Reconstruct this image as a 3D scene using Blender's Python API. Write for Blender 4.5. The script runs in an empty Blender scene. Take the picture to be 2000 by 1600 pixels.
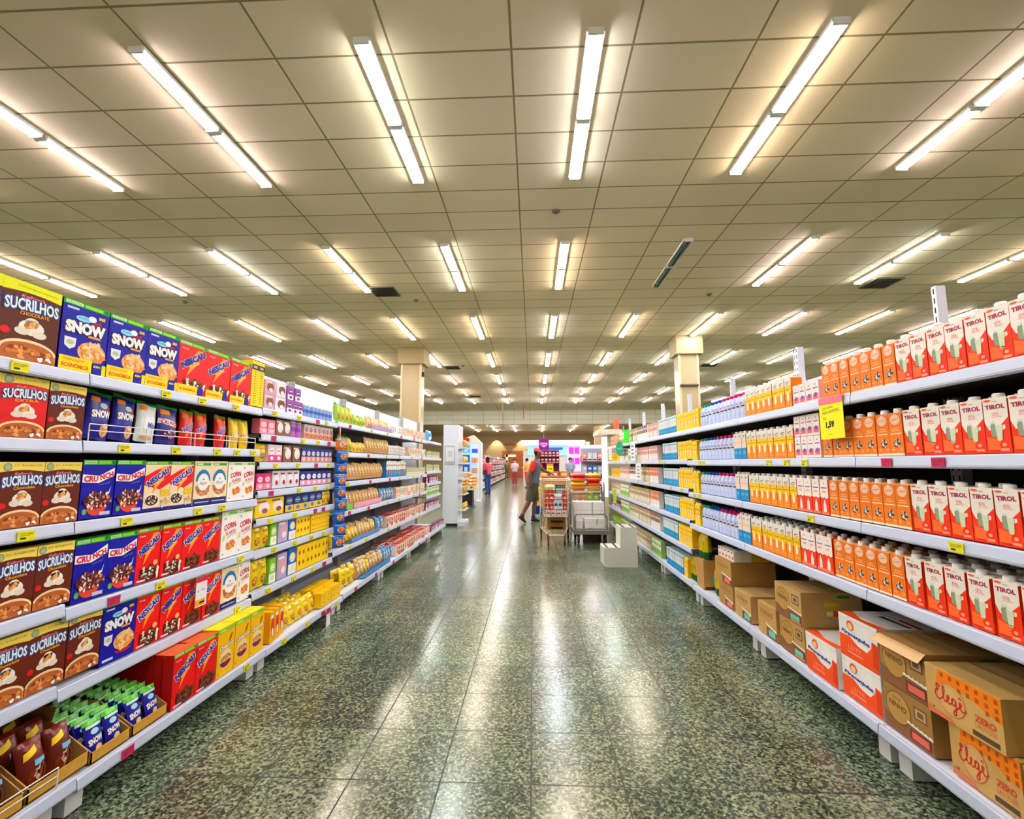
import bpy, math, random
from mathutils import Vector, Matrix

# ------------------------------------------------------------------ camera
scene = bpy.context.scene
COL = scene.collection
EYE = 1.387
cam_data = bpy.data.cameras.new('camera')
cam = bpy.data.objects.new('camera', cam_data)
COL.objects.link(cam)
_r = Vector((0.99903857, 0.04382363, -0.00119207)); _u = Vector((0.00621168, -0.11458463, 0.99339407)); _f = Vector((-0.04339754, 0.9924464, 0.11474669))
cam.matrix_world = Matrix(((_r.x, _u.x, -_f.x, 0), (_r.y, _u.y, -_f.y, 0), (_r.z, _u.z, -_f.z, EYE), (0, 0, 0, 1)))
cam_data.sensor_width = 36.0
cam_data.lens = 36.0 * 915.44 / 2000.0
cam_data.clip_end = 200
scene.camera = cam

# ------------------------------------------------------------------ world, exposure, light level
world = bpy.data.worlds.new('world'); scene.world = world
world.use_nodes = True
world.node_tree.nodes['Background'].inputs[0].default_value = (0.9, 0.95, 1.0, 1)
world.node_tree.nodes['Background'].inputs[1].default_value = 0.3
vs = scene.view_settings
vs.view_transform = 'Standard'; vs.look = 'None'; vs.gamma = 1.0; vs.use_curve_mapping = False
vs.exposure = 1.2
LAMP = 38.0            # emission of the ceiling tubes
try:
    scene.cycles.max_bounces = 7; scene.cycles.diffuse_bounces = 5; scene.cycles.glossy_bounces = 3
    scene.cycles.transmission_bounces = 4; scene.cycles.caustics_reflective = False; scene.cycles.caustics_refractive = False
    scene.cycles.sample_clamp_indirect = 6.0
except Exception: pass
random.seed(7)
PI = math.pi

# ------------------------------------------------------------------ materials
def lin(c):
    c /= 255.0
    return c / 12.92 if c <= 0.04045 else ((c + 0.055) / 1.055) ** 2.4
def rgb(h):
    h = h.lstrip('#'); return (lin(int(h[0:2], 16)), lin(int(h[2:4], 16)), lin(int(h[4:6], 16)), 1)
_mats = {}
def M(h, rough=0.45, metal=0.0, emit=0.0, noise=0.05, scale=30.0, trans=0.0):
    """procedural surface: a base colour with faint noise variation"""
    key = (h, rough, metal, emit, noise, scale, trans)
    if key in _mats: return _mats[key]
    m = bpy.data.materials.new('surface_' + h.strip('#')); m.use_nodes = True
    nt = m.node_tree; b = nt.nodes['Principled BSDF']
    c = rgb(h)
    b.inputs['Roughness'].default_value = rough; b.inputs['Metallic'].default_value = metal
    b.inputs['Base Color'].default_value = c
    if noise > 0:
        n = nt.nodes.new('ShaderNodeTexNoise'); n.inputs['Scale'].default_value = scale; n.inputs['Detail'].default_value = 2
        tc = nt.nodes.new('ShaderNodeTexCoord'); nt.links.new(tc.outputs['Object'], n.inputs['Vector'])
        r = nt.nodes.new('ShaderNodeValToRGB')
        r.color_ramp.elements[0].color = tuple(max(0, x * (1 - 2 * noise)) for x in c[:3]) + (1,)
        r.color_ramp.elements[1].color = tuple(min(1, x * (1 + 2 * noise)) for x in c[:3]) + (1,)
        nt.links.new(n.outputs['Fac'], r.inputs['Fac']); nt.links.new(r.outputs['Color'], b.inputs['Base Color'])
    if emit > 0:
        b.inputs['Emission Color'].default_value = c; b.inputs['Emission Strength'].default_value = emit
    if trans > 0: b.inputs['Transmission Weight'].default_value = trans
    _mats[key] = m
    return m
def P(h, rough=0.5):                                   # printed ink on packaging
    new = (h, rough, 0, 0, 0.0, 30.0, 0.0) not in _mats
    m = M(h, rough, 0, 0, 0.0)
    if new: m.node_tree.nodes['Principled BSDF'].inputs['Specular IOR Level'].default_value = 0.22
    return m
def lamp_mat(name, col, s):
    m = bpy.data.materials.new(name); m.use_nodes = True; nt = m.node_tree
    nt.nodes.remove(nt.nodes['Principled BSDF']); e = nt.nodes.new('ShaderNodeEmission')
    e.inputs[0].default_value = (*col, 1); e.inputs[1].default_value = s
    nt.links.new(e.outputs[0], nt.nodes['Material Output'].inputs[0]); return m

def node(nt, t, **kw):
    n = nt.nodes.new(t)
    for k, v in kw.items(): setattr(n, k, v)
    return n
def math_n(nt, op, a, b=None, c=None):
    n = nt.nodes.new('ShaderNodeMath'); n.operation = op
    for i, x in enumerate((a, b, c)):
        if x is None: continue
        if isinstance(x, (int, float)): n.inputs[i].default_value = x
        else: nt.links.new(x, n.inputs[i])
    return n.outputs[0]
def grid_mask(nt, coord, period, offset, width):
    """1 on a joint line, 0 elsewhere (object position in metres)"""
    a = math_n(nt, 'SUBTRACT', coord, offset); a = math_n(nt, 'DIVIDE', a, period); a = math_n(nt, 'FRACT', a)
    a = math_n(nt, 'SUBTRACT', a, 0.5); a = math_n(nt, 'ABSOLUTE', a)
    return math_n(nt, 'GREATER_THAN', a, 0.5 - width / period / 2)
def cell_id(nt, coord, period, offset):
    a = math_n(nt, 'SUBTRACT', coord, offset); a = math_n(nt, 'DIVIDE', a, period); return math_n(nt, 'FLOOR', a)

def tile_material(name, base, line, px, ox, py, oy, w, axes=(0, 1), var=0.04, rough=0.85):
    m = bpy.data.materials.new(name); m.use_nodes = True; nt = m.node_tree; b = nt.nodes['Principled BSDF']
    g = nt.nodes.new('ShaderNodeNewGeometry'); s = nt.nodes.new('ShaderNodeSeparateXYZ'); nt.links.new(g.outputs['Position'], s.inputs[0])
    A, B = s.outputs[axes[0]], s.outputs[axes[1]]
    mask = math_n(nt, 'MAXIMUM', grid_mask(nt, A, px, ox, w), grid_mask(nt, B, py, oy, w))
    comb = nt.nodes.new('ShaderNodeCombineXYZ'); nt.links.new(cell_id(nt, A, px, ox), comb.inputs[0]); nt.links.new(cell_id(nt, B, py, oy), comb.inputs[1])
    wn = nt.nodes.new('ShaderNodeTexWhiteNoise'); nt.links.new(comb.outputs[0], wn.inputs[0])
    r = nt.nodes.new('ShaderNodeMixRGB'); c = rgb(base)
    r.inputs[1].default_value = tuple(x * (1 - var) for x in c[:3]) + (1,); r.inputs[2].default_value = tuple(min(1, x * (1 + var)) for x in c[:3]) + (1,)
    nt.links.new(wn.outputs[0], r.inputs[0])
    mx = nt.nodes.new('ShaderNodeMixRGB'); nt.links.new(mask, mx.inputs[0]); nt.links.new(r.outputs[0], mx.inputs[1]); mx.inputs[2].default_value = rgb(line)
    nt.links.new(mx.outputs[0], b.inputs['Base Color']); b.inputs['Roughness'].default_value = rough
    return m

def granite_material():
    m = bpy.data.materials.new('polished_granite'); m.use_nodes = True; nt = m.node_tree; b = nt.nodes['Principled BSDF']
    g = nt.nodes.new('ShaderNodeNewGeometry'); s = nt.nodes.new('ShaderNodeSeparateXYZ'); nt.links.new(g.outputs['Position'], s.inputs[0])
    T = 0.4; ox, oy = -0.0152, 0.2137
    ca, cb = cell_id(nt, s.outputs[0], T, ox), cell_id(nt, s.outputs[1], T, oy)
    comb = nt.nodes.new('ShaderNodeCombineXYZ'); nt.links.new(ca, comb.inputs[0]); nt.links.new(cb, comb.inputs[1])
    wn = nt.nodes.new('ShaderNodeTexWhiteNoise'); nt.links.new(comb.outputs[0], wn.inputs[0])
    # crystals: position shifted per tile so the stone does not run through the joints
    sh = nt.nodes.new('ShaderNodeVectorMath'); sh.operation = 'MULTIPLY_ADD'
    nt.links.new(wn.outputs['Color'], sh.inputs[0]); sh.inputs[1].default_value = (3, 3, 3); nt.links.new(g.outputs['Position'], sh.inputs[2])
    vo = nt.nodes.new('ShaderNodeTexVoronoi'); vo.inputs['Scale'].default_value = 95; nt.links.new(sh.outputs[0], vo.inputs['Vector'])
    sv = nt.nodes.new('ShaderNodeSeparateColor'); nt.links.new(vo.outputs['Color'], sv.inputs[0])
    n1 = nt.nodes.new('ShaderNodeTexNoise'); n1.inputs['Scale'].default_value = 62; n1.inputs['Detail'].default_value = 5; n1.inputs['Roughness'].default_value = 0.7
    nt.links.new(sh.outputs[0], n1.inputs['Vector'])
    f = math_n(nt, 'MULTIPLY', sv.outputs[0], 0.42); f = math_n(nt, 'ADD', f, math_n(nt, 'MULTIPLY', n1.outputs[0], 1.0)); f = math_n(nt, 'SUBTRACT', f, 0.2)
    f = math_n(nt, 'ADD', f, math_n(nt, 'MULTIPLY', math_n(nt, 'SUBTRACT', wn.outputs[0], 0.5), 0.11))
    cr = nt.nodes.new('ShaderNodeValToRGB'); e = cr.color_ramp.elements
    e[0].position = 0.26; e[0].color = rgb('#1a211c'); e[1].position = 0.84; e[1].color = rgb('#b4b69e')
    for p, c in ((0.38, '#333b33'), (0.48, '#575e50'), (0.60, '#7a806a')):
        x = e.new(p); x.color = rgb(c)
    nt.links.new(f, cr.inputs[0])
    big = nt.nodes.new('ShaderNodeTexNoise'); big.inputs['Scale'].default_value = 1.3; nt.links.new(g.outputs['Position'], big.inputs['Vector'])
    tint = nt.nodes.new('ShaderNodeValToRGB'); tint.color_ramp.elements[0].color = (0.64, 0.82, 0.72, 1); tint.color_ramp.elements[0].position = 0.35
    tint.color_ramp.elements[1].color = (0.98, 1.0, 0.86, 1); tint.color_ramp.elements[1].position = 0.65
    nt.links.new(big.outputs[0], tint.inputs[0])
    mul = nt.nodes.new('ShaderNodeMixRGB'); mul.blend_type = 'MULTIPLY'; mul.inputs[0].default_value = 1
    nt.links.new(cr.outputs[0], mul.inputs[1]); nt.links.new(tint.outputs[0], mul.inputs[2])
    mask = math_n(nt, 'MAXIMUM', grid_mask(nt, s.outputs[0], T, ox, 0.007), grid_mask(nt, s.outputs[1], T, oy, 0.007))
    mx = nt.nodes.new('ShaderNodeMixRGB'); nt.links.new(mask, mx.inputs[0]); nt.links.new(mul.outputs[0], mx.inputs[1]); mx.inputs[2].default_value = rgb('#141814')
    nt.links.new(mx.outputs[0], b.inputs['Base Color'])
    rr = math_n(nt, 'ADD', math_n(nt, 'MULTIPLY', n1.outputs[0], 0.16), 0.12)
    rr = math_n(nt, 'ADD', rr, math_n(nt, 'MULTIPLY', mask, 0.4)); nt.links.new(rr, b.inputs['Roughness'])
    b.inputs['Specular IOR Level'].default_value = 0.6
    bn = nt.nodes.new('ShaderNodeTexNoise'); bn.inputs['Scale'].default_value = 9; bn.inputs['Detail'].default_value = 3; nt.links.new(sh.outputs[0], bn.inputs['Vector'])
    bp = nt.nodes.new('ShaderNodeBump'); bp.inputs['Strength'].default_value = 0.06; bp.inputs['Distance'].default_value = 0.02
    nt.links.new(bn.outputs[0], bp.inputs['Height']); nt.links.new(bp.outputs[0], b.inputs['Normal'])
    return m

def cardboard(h='#b08a56'): return M(h, 0.8, 0, 0, 0.07, 14)

# ------------------------------------------------------------------ mesh helper
_text = {}
def text_geo(s, bold=0.0, shear=0.0):
    k = (s, bold, shear)
    if k not in _text:
        c = bpy.data.curves.new('t', 'FONT'); c.body = s; c.offset = bold; c.shear = shear; c.resolution_u = 2
        o = bpy.data.objects.new('t', c)
        me = bpy.data.meshes.new_from_object(o)
        vs_ = [(v.co.x, v.co.y) for v in me.vertices]; fs = [tuple(p.vertices) for p in me.polygons]
        x0 = min(v[0] for v in vs_); x1 = max(v[0] for v in vs_); y0 = min(v[1] for v in vs_); y1 = max(v[1] for v in vs_)
        vs_ = [((x - x0) / (x1 - x0) - 0.5, (y - y0) / (y1 - y0) - 0.5) for x, y in vs_]
        bpy.data.objects.remove(o); bpy.data.curves.remove(c); bpy.data.meshes.remove(me)
        _text[k] = (vs_, fs)
    return _text[k]

class MB:
    def __init__(s, front=0.0):
        s.v = []; s.f = []; s.m = []; s.mats = []; s.sm = []
        s.map = lambda x, z, L: (x, front - 0.0005 * L, z)
    def _mi(s, m):
        if m not in s.mats: s.mats.append(m)
        return s.mats.index(m)
    def add(s, vs_, fs, mat, smooth=False):
        o = len(s.v); s.v += [tuple(x) for x in vs_]; i = s._mi(mat)
        for f in fs: s.f.append(tuple(a + o for a in f)); s.m.append(i); s.sm.append(smooth)
    def box(s, x0, x1, y0, y1, z0, z1, mat, top=None, front=None):
        v = [(x0, y0, z0), (x1, y0, z0), (x1, y1, z0), (x0, y1, z0), (x0, y0, z1), (x1, y0, z1), (x1, y1, z1), (x0, y1, z1)]
        s.add(v, [(3, 2, 1, 0), (1, 2, 6, 5), (2, 3, 7, 6), (3, 0, 4, 7)], mat)
        s.add(v, [(4, 5, 6, 7)], top or mat); s.add(v, [(0, 1, 5, 4)], front or mat)
    def rbox(s, x0, x1, y0, y1, z0, z1, r, mat, n=3):
        """box with rounded vertical edges and slightly eased top"""
        pts = []
        for cx, cy, a0 in ((x1 - r, y0 + r, -PI / 2), (x1 - r, y1 - r, 0), (x0 + r, y1 - r, PI / 2), (x0 + r, y0 + r, PI)):
            for i in range(n + 1):
                a = a0 + i * PI / 2 / n; pts.append((cx + r * math.cos(a), cy + r * math.sin(a)))
        cx, cy = (x0 + x1) / 2, (y0 + y1) / 2; e = min(r * 0.5, (z1 - z0) * 0.2)
        k = lambda q: [(cx + (x - cx) * q, cy + (y - cy) * q) for x, y in pts]
        q = 1 - e / max(x1 - x0, y1 - y0) * 2
        rings = [[(x, y, z0) for x, y in k(q)], [(x, y, z0 + e) for x, y in pts], [(x, y, z1 - e) for x, y in pts], [(x, y, z1) for x, y in k(q)]]
        s.rings(rings, mat, True)
    def rings(s, rings, mat, caps=True, smooth=False):
        n = len(rings[0]); v = [p for r in rings for p in r]; f = []
        for i in range(len(rings) - 1):
            for j in range(n):
                a = i * n + j; b = i * n + (j + 1) % n; f.append((a, b, b + n, a + n))
        s.add(v, f, mat, smooth)
        if caps: s.add(v, [tuple(range(n))[::-1], tuple(range((len(rings) - 1) * n, len(rings) * n))], mat, False)
    def lathe(s, cx, cy, prof, n=14, smooth=True):
        """prof: [(r, z, mat of the segment above)]"""
        for i in range(len(prof) - 1):
            r0, z0, mt = prof[i]; r1, z1, _ = prof[i + 1]
            v = []
            for r, z in ((r0, z0), (r1, z1)):
                for j in range(n):
                    a = 2 * PI * j / n; v.append((cx + r * math.cos(a), cy + r * math.sin(a), z))
            s.add(v, [(j, (j + 1) % n, n + (j + 1) % n, n + j) for j in range(n)], mt, smooth)
        r, z, mt = prof[-1]; v = [(cx + r * math.cos(2 * PI * j / n), cy + r * math.sin(2 * PI * j / n), z) for j in range(n)]
        s.add(v, [tuple(range(n))], mt)
    def cyl(s, p0, p1, r, mat, n=8, r1=None, caps=True):
        p0, p1 = Vector(p0), Vector(p1); d = (p1 - p0).normalized(); a = d.orthogonal().normalized(); b = d.cross(a)
        R = []
        for p, q in ((p0, r), (p1, r1 if r1 is not None else r)):
            R.append([tuple(p + (a * math.cos(2 * PI * j / n) + b * math.sin(2 * PI * j / n)) * q) for j in range(n)])
        s.rings(R, mat, caps, True)
    def tube(s, pts, r, mat, n=6):
        for a, b in zip(pts, pts[1:]): s.cyl(a, b, r, mat, n)
    sub = 0
    def poly(s, pts, mat, L=1):
        if s.sub and max(p[0] for p in pts) - min(p[0] for p in pts) > s.sub:
            c = (sum(p[0] for p in pts) / len(pts), sum(p[1] for p in pts) / len(pts)); k = s.sub; s.sub = 0
            def div(t, d):
                if d == 0: s.poly(list(t), mat, L); return
                m = [((t[i][0] + t[(i + 1) % 3][0]) / 2, (t[i][1] + t[(i + 1) % 3][1]) / 2) for i in range(3)]
                for q in ((t[0], m[0], m[2]), (m[0], t[1], m[1]), (m[2], m[1], t[2]), tuple(m)): div(q, d - 1)
            for i in range(len(pts)): div((pts[i], pts[(i + 1) % len(pts)], c), 2 if len(pts) < 8 else 1)
            s.sub = k; return
        v = [s.map(x, z, L) for x, z in pts]
        a = sum(pts[i][0] * pts[(i + 1) % len(pts)][1] - pts[(i + 1) % len(pts)][0] * pts[i][1] for i in range(len(pts)))
        idx = tuple(range(len(pts)))
        s.add(v, [idx if a > 0 else idx[::-1]], mat)
    def rect(s, x0, x1, z0, z1, mat, L=1): s.poly([(x0, z0), (x1, z0), (x1, z1), (x0, z1)], mat, L)
    def ell(s, cx, cz, rx, rz, mat, L=1, n=16, a0=0, a1=2 * PI, rot=0):
        full = abs(a1 - a0 - 2 * PI) < 1e-6; k = n if full else n + 1
        pts = []
        for i in range(k):
            a = a0 + (a1 - a0) * i / n; x, z = rx * math.cos(a), rz * math.sin(a)
            pts.append((cx + x * math.cos(rot) - z * math.sin(rot), cz + x * math.sin(rot) + z * math.cos(rot)))
        s.poly(pts, mat, L)
    def text(s, t, cx, cz, w, h, mat, L=2, rot=0, shear=0.0, bold=0.0, arc=0.0, edge=None):
        if edge:
            q = h * 0.10
            for dx, dz in ((q, 0), (-q, 0), (0, q), (0, -q)): s.text(t, cx + dx, cz + dz, w * 1.02, h * 1.02, edge, L, rot, shear, bold, arc)
            L += 1
        vs_, fs = text_geo(t, bold, shear); o = []
        for x, z in vs_:
            X, Z = x * w, z * h + arc * (1 - 4 * x * x)
            o.append(s.map(cx + X * math.cos(rot) - Z * math.sin(rot), cz + X * math.sin(rot) + Z * math.cos(rot), L))
        s.add(o, fs, mat)
    def bits(s, cx, cz, rx, rz, mats, n, size, L=3, seed=1):
        rnd = random.Random(seed)
        for i in range(n):
            a = rnd.random() * 2 * PI; q = math.sqrt(rnd.random())
            s.ell(cx + rx * q * math.cos(a), cz + rz * q * math.sin(a), size * rnd.uniform(.6, 1.3), size * rnd.uniform(.35, .8), mats[i % len(mats)], L + i * 0.1, 6, rot=rnd.random() * 3)
    def mesh(s, name):
        me = bpy.data.meshes.new(name); me.from_pydata(s.v, [], s.f)
        for m in s.mats: me.materials.append(m)
        me.polygons.foreach_set('material_index', s.m); me.polygons.foreach_set('use_smooth', s.sm)
        me.update(); return me

def link(name, me, loc=(0, 0, 0), rz=0, parent=None, rx=0, ry=0):
    o = bpy.data.objects.new(name, me); COL.objects.link(o); o.location = loc; o.rotation_euler = (rx, ry, rz)
    if parent: o.parent = parent
    return o
def tag(o, label, cat, group=None):
    o['label'] = label; o['category'] = cat
    if group: o['group'] = group
    return o
def thing(name, label, cat, loc=(0, 0, 0), rz=0, group=None):
    return tag(link(name, None, loc, rz), label, cat, group)
def struct(name, me, **kw):
    o = link(name, me, **kw); o['kind'] = 'structure'; return o
def add(name, mb, parent, **kw): return link(name, mb.mesh(name), parent=parent, **kw)
ORD = ['', 'first', 'second', 'third', 'fourth', 'fifth', 'sixth', 'seventh', 'eighth', 'ninth', 'tenth', 'eleventh', 'twelfth', 'thirteenth', 'fourteenth', 'fifteenth', 'sixteenth', 'seventeenth', 'eighteenth', 'nineteenth']
TENS = {2: ('twentieth', 'twenty'), 3: ('thirtieth', 'thirty'), 4: ('fortieth', 'forty'), 5: ('fiftieth', 'fifty'), 6: ('sixtieth', 'sixty'), 7: ('seventieth', 'seventy'), 8: ('eightieth', 'eighty'), 9: ('ninetieth', 'ninety')}
def nth(n):
    if n < 20: return ORD[n]
    a, b = divmod(n, 10); return TENS[a][0] if b == 0 else TENS[a][1] + '-' + ORD[b]

# ------------------------------------------------------------------ the hall
CEIL = 5.657; FAR_Y = 37.6; BACK_Y = 51.0; LOW = 4.54
mb = MB(); mb.add([(-18, -7, 0), (20, -7, 0), (20, 54, 0), (-18, 54, 0)], [(0, 1, 2, 3)], granite_material()); struct('floor', mb.mesh('floor'))
ceil_mat = tile_material('mineral_ceiling_tiles', '#ecd6b4', '#92805a', 1.25, 1.0547, 0.625, 3.772, 0.024)
mb = MB(); mb.add([(-18, -7, CEIL), (20, -7, CEIL), (20, FAR_Y, CEIL), (-18, FAR_Y, CEIL)], [(3, 2, 1, 0)], ceil_mat); struct('ceiling', mb.mesh('ceiling'))
bulk = tile_material('bulkhead_panels', '#f0ecd6', '#c4c1a6', 1.25, 1.0547, 0.38, LOW, 0.035, axes=(0, 2))
mb = MB(); mb.box(-18, 20, FAR_Y, FAR_Y + 0.2, LOW, CEIL + .05, bulk); struct('trim_1', mb.mesh('bulkhead'))
mb = MB(); mb.box(-18, 20, FAR_Y + .2, BACK_Y, LOW, LOW + .05, M('#e0c4a2', .9)); struct('ceiling', mb.mesh('low_ceiling'))
wallm = M('#d8d6c8', .9)
for nm, a in (('wall_left', (-18.2, -18, -7, 54)), ('wall_right', (20, 20.2, -7, 54)), ('wall_front', (-18, 20, -7.2, -7))):
    mb = MB(); mb.box(*a, 0, CEIL, wallm); struct(nm, mb.mesh(nm))
mb = MB(); mb.box(-18, 20, BACK_Y, BACK_Y + .2, 0, LOW, M('#c8ac80', .85)); struct('wall_back', mb.mesh('wall_back'))

# square pillars with wider heads
def pillar(x0, x1, y0, cap, nm, extra=None):
    mb = MB(); pm = M('#b59f78', .22); 
    mb.box(x0, x1, y0, y0 + .62, 0, CEIL - .62, pm)
    for cx in (x0, x1): mb.box(cx - .035, cx + .035, y0 - .012, y0 + .03, 0, CEIL - .62, M('#d9c8a4', .4))
    mb.box(x0 - .12, x1 + .16, y0 - .12, y0 + .74, CEIL - .62, CEIL, M('#a8946a', .6))
    if extra: extra(mb)
    struct(nm, mb.mesh(nm))
def _px(mb):
    mb.box(4.93, 5.52, 15.6, 15.69, 3.95, 4.0, M('#4a3a22')); mb.box(5.2, 5.27, 15.66, 15.69, 3.35, 3.6, M('#d0563a'))
def _pl(mb):
    mb.box(-4.09, -3.98, 16.9, 17.05, 4.6, 4.76, M('#1a1614'))
pillar(-4.80, -4.10, 16.8, 1, 'pillar', _pl); pillar(4.95, 5.55, 15.7, 1, 'pillar', _px)

# ------------------------------------------------------------------ ceiling lights
tints = {'warm': (1.0, 0.86, 0.70), 'cool': (0.80, 0.88, 1.0), 'pink': (1.0, 0.88, 0.97), 'white': (0.93, 1.0, 0.98), 'off': None}
lmats = {k: lamp_mat('tube_' + k, v, LAMP) if v else None for k, v in tints.items()}
house = M('#e8e8e4', .5, 0, 0, 0)
lmesh = {}
def light_meshes(k):
    if k in lmesh: return lmesh[k]
    a = MB(); L = 1.16
    a.box(-.085, .085, -L / 2, L / 2, -.012, 0, house)
    for sx in (-1, 1): a.box(sx * .085 - .004, sx * .085 + .004, -L / 2, L / 2, -.036, 0, house)
    for sy in (-1, 1): a.box(-.08, .08, sy * L / 2 - .012, sy * L / 2 + .012, -.07, 0, house)
    tubes = []
    for sx in (-1, 1):
        b = MB(); mt = lmats[k] if lmats[k] else M('#2e4a3c', .3)
        b.cyl((sx * .037, -L / 2 + .012, -.045), (sx * .037, L / 2 - .012, -.045), .024, mt, 8); tubes.append(b.mesh('tube'))
    lmesh[k] = (a.mesh('housing'), tubes); return lmesh[k]
LY = [-0.4, 4.17, 8.62, 13.1, 17.68, 22.05, 26.2, 30.2]
ROWN = ['row overhead behind', 'nearest row', 'second row', 'third row', 'fourth row', 'fifth row', 'sixth row', 'farthest row']
tint_map = {(0, 0): 'cool', (1, 0): 'pink', (-1, 0): 'warm', (2, 1): 'off'}
def col_name(i):
    if i == 0: return 'just left of the aisle middle'
    if i == 1: return 'just right of the aisle middle'
    return '%s column %s of aisle' % (nth(-i + 0 if i < 0 else i - 1), 'left' if i < 0 else 'right')
spec = {(0, 1): 'white', (1, 1): 'cool', (2, 1): 'warm', (3, 1): 'pink', (-1, 1): 'pink', (-2, 1): 'pink', (-3, 2): 'pink', (-2, 2): 'cool', (-1, 2): 'warm', (0, 2): 'white', (1, 2): 'warm', (2, 2): 'off', (3, 2): 'pink', (0, 3): 'warm', (-1, 3): 'warm', (1, 3): 'cool'}
for r, y in enumerate(LY):
    for i in range(-4, 7):
        x = -1.70 + 2.35 * i
        if x < -11.2 or x > 12.6: continue
        k = spec.get((i, r)) or random.choice(['warm', 'white', 'cool', 'white', 'pink'])
        for h in (0, 1):
            hs, tb = light_meshes(k)
            c = tag(link('ceiling_light', None, (x, y + .6 + h * 1.22, CEIL - .001)), '%s half of %s light, %s, %s' % ('far' if h else 'near', 'unlit' if k == 'off' else 'lit ceiling', ROWN[r], col_name(i)), 'ceiling light', 'twin tube lights across the tiled ceiling')
            link('housing', hs, parent=c)
            for t in tb: link('tube', t, parent=c)
# air grilles, sprinkler roses, sensors
def grille(x, y, w, d, lab):
    t = thing('air_vent', lab, 'air vent', (x, y, CEIL - .001)); a = MB(); fr = M('#6e6650', .6)
    a.box(-w / 2, w / 2, -d / 2, d / 2, -.012, 0, M('#14120e', .9)); add('backing', a, t)
    a = MB()
    for s_ in (-1, 1): a.box(-w / 2, w / 2, s_ * d / 2 - .015, s_ * d / 2 + .015, -.03, 0, fr); a.box(s_ * w / 2 - .015, s_ * w / 2 + .015, -d / 2, d / 2, -.03, 0, fr)
    n = int(w / .06)
    for i in range(1, n): a.box(-w / 2 + i * w / n - .008, -w / 2 + i * w / n + .008, -d / 2, d / 2, -.026, -.012, M('#4a4436', .6))
    for i in range(1, 4): a.box(-w / 2, w / 2, -d / 2 + i * d / 4 - .006, -d / 2 + i * d / 4 + .006, -.024, -.012, M('#4a4436', .6))
    add('grille', a, t)
grille(-3.65, 11.1, .6, .62, 'dark square air grille in ceiling beside the warm lamp left of the aisle')
grille(-3.55, 20.4, .6, .62, 'small dark air grille in ceiling near the left pillar')
grille(8.3, 11.1, .62, .62, 'dark air grille in ceiling above the right hand milk shelves')
grille(7.7, 20.4, .62, .62, 'dark air grille in ceiling beside the right pillar')
grille(-3.6, 29.5, .6, .62, 'farthest dark air grille in ceiling on the left')
for x, y, lab in ((.423, 7.56, 'round white sprinkler head in ceiling above the aisle middle'), (-9.16, 11.6, 'small dark ceiling sensor above the far left shelf top'), (-3.03, 11.79, 'small dark ceiling sensor right of the left air grille'), (4.5, 11.69, 'small dark ceiling sensor beyond the unlit lamp'), (-3.0, 20.0, 'tiny ceiling sensor near the small left air grille'), (3.1, 20.2, 'tiny ceiling sensor right of the aisle far away')):
    a = MB(); a.lathe(0, 0, [(.07, 0, M('#7a705a')), (.07, -.02, M('#7a705a')), (.035, -.035, M('#3a342a')), (.03, -.06, M('#c8c0a8'))], 12); tag(link('ceiling_sensor', a.mesh('ceiling_sensor'), (x, y, CEIL)), lab, 'ceiling sensor')

# ------------------------------------------------------------------ gondola shelving
XL, XLB, XR, XRB = -1.908, -2.42, 1.595, 2.115
white = M('#e0e6f4', .35, 0, 0, 0.01); rail = M('#c0cae2', .35, 0, 0, 0.01); dark = M('#1b1917', .8); under = M('#5d5650', .7); grey = M('#a9a8a2', .6)  # under greys the white shelf plates to paint in their shade
yel, yel2, mag, ink = P('#e6e116'), P('#b9ac10'), P('#c02a55'), P('#3b3a20')
def label_mesh(col, w):
    a = MB(); a.box(-w / 2, w / 2, -.0015, .0015, -.019, .019, yel if col == 'y' else mag)
    a.map = lambda x, z, L: (x, -.0016 - .0003 * L, z)
    c = yel2 if col == 'y' else P('#a41d48')
    for z in (.009, .002): a.rect(-w * .38, w * .2, z - .0022, z + .0022, c)
    a.rect(-w * .35, -w * .02, -.012, -.005, ink if col == 'y' else c); a.rect(w * .12, w * .38, .003, .012, c)
    return a.mesh('price_label')
LBL = {'y': label_mesh('y', .062), 'm': label_mesh('m', .062)}

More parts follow.
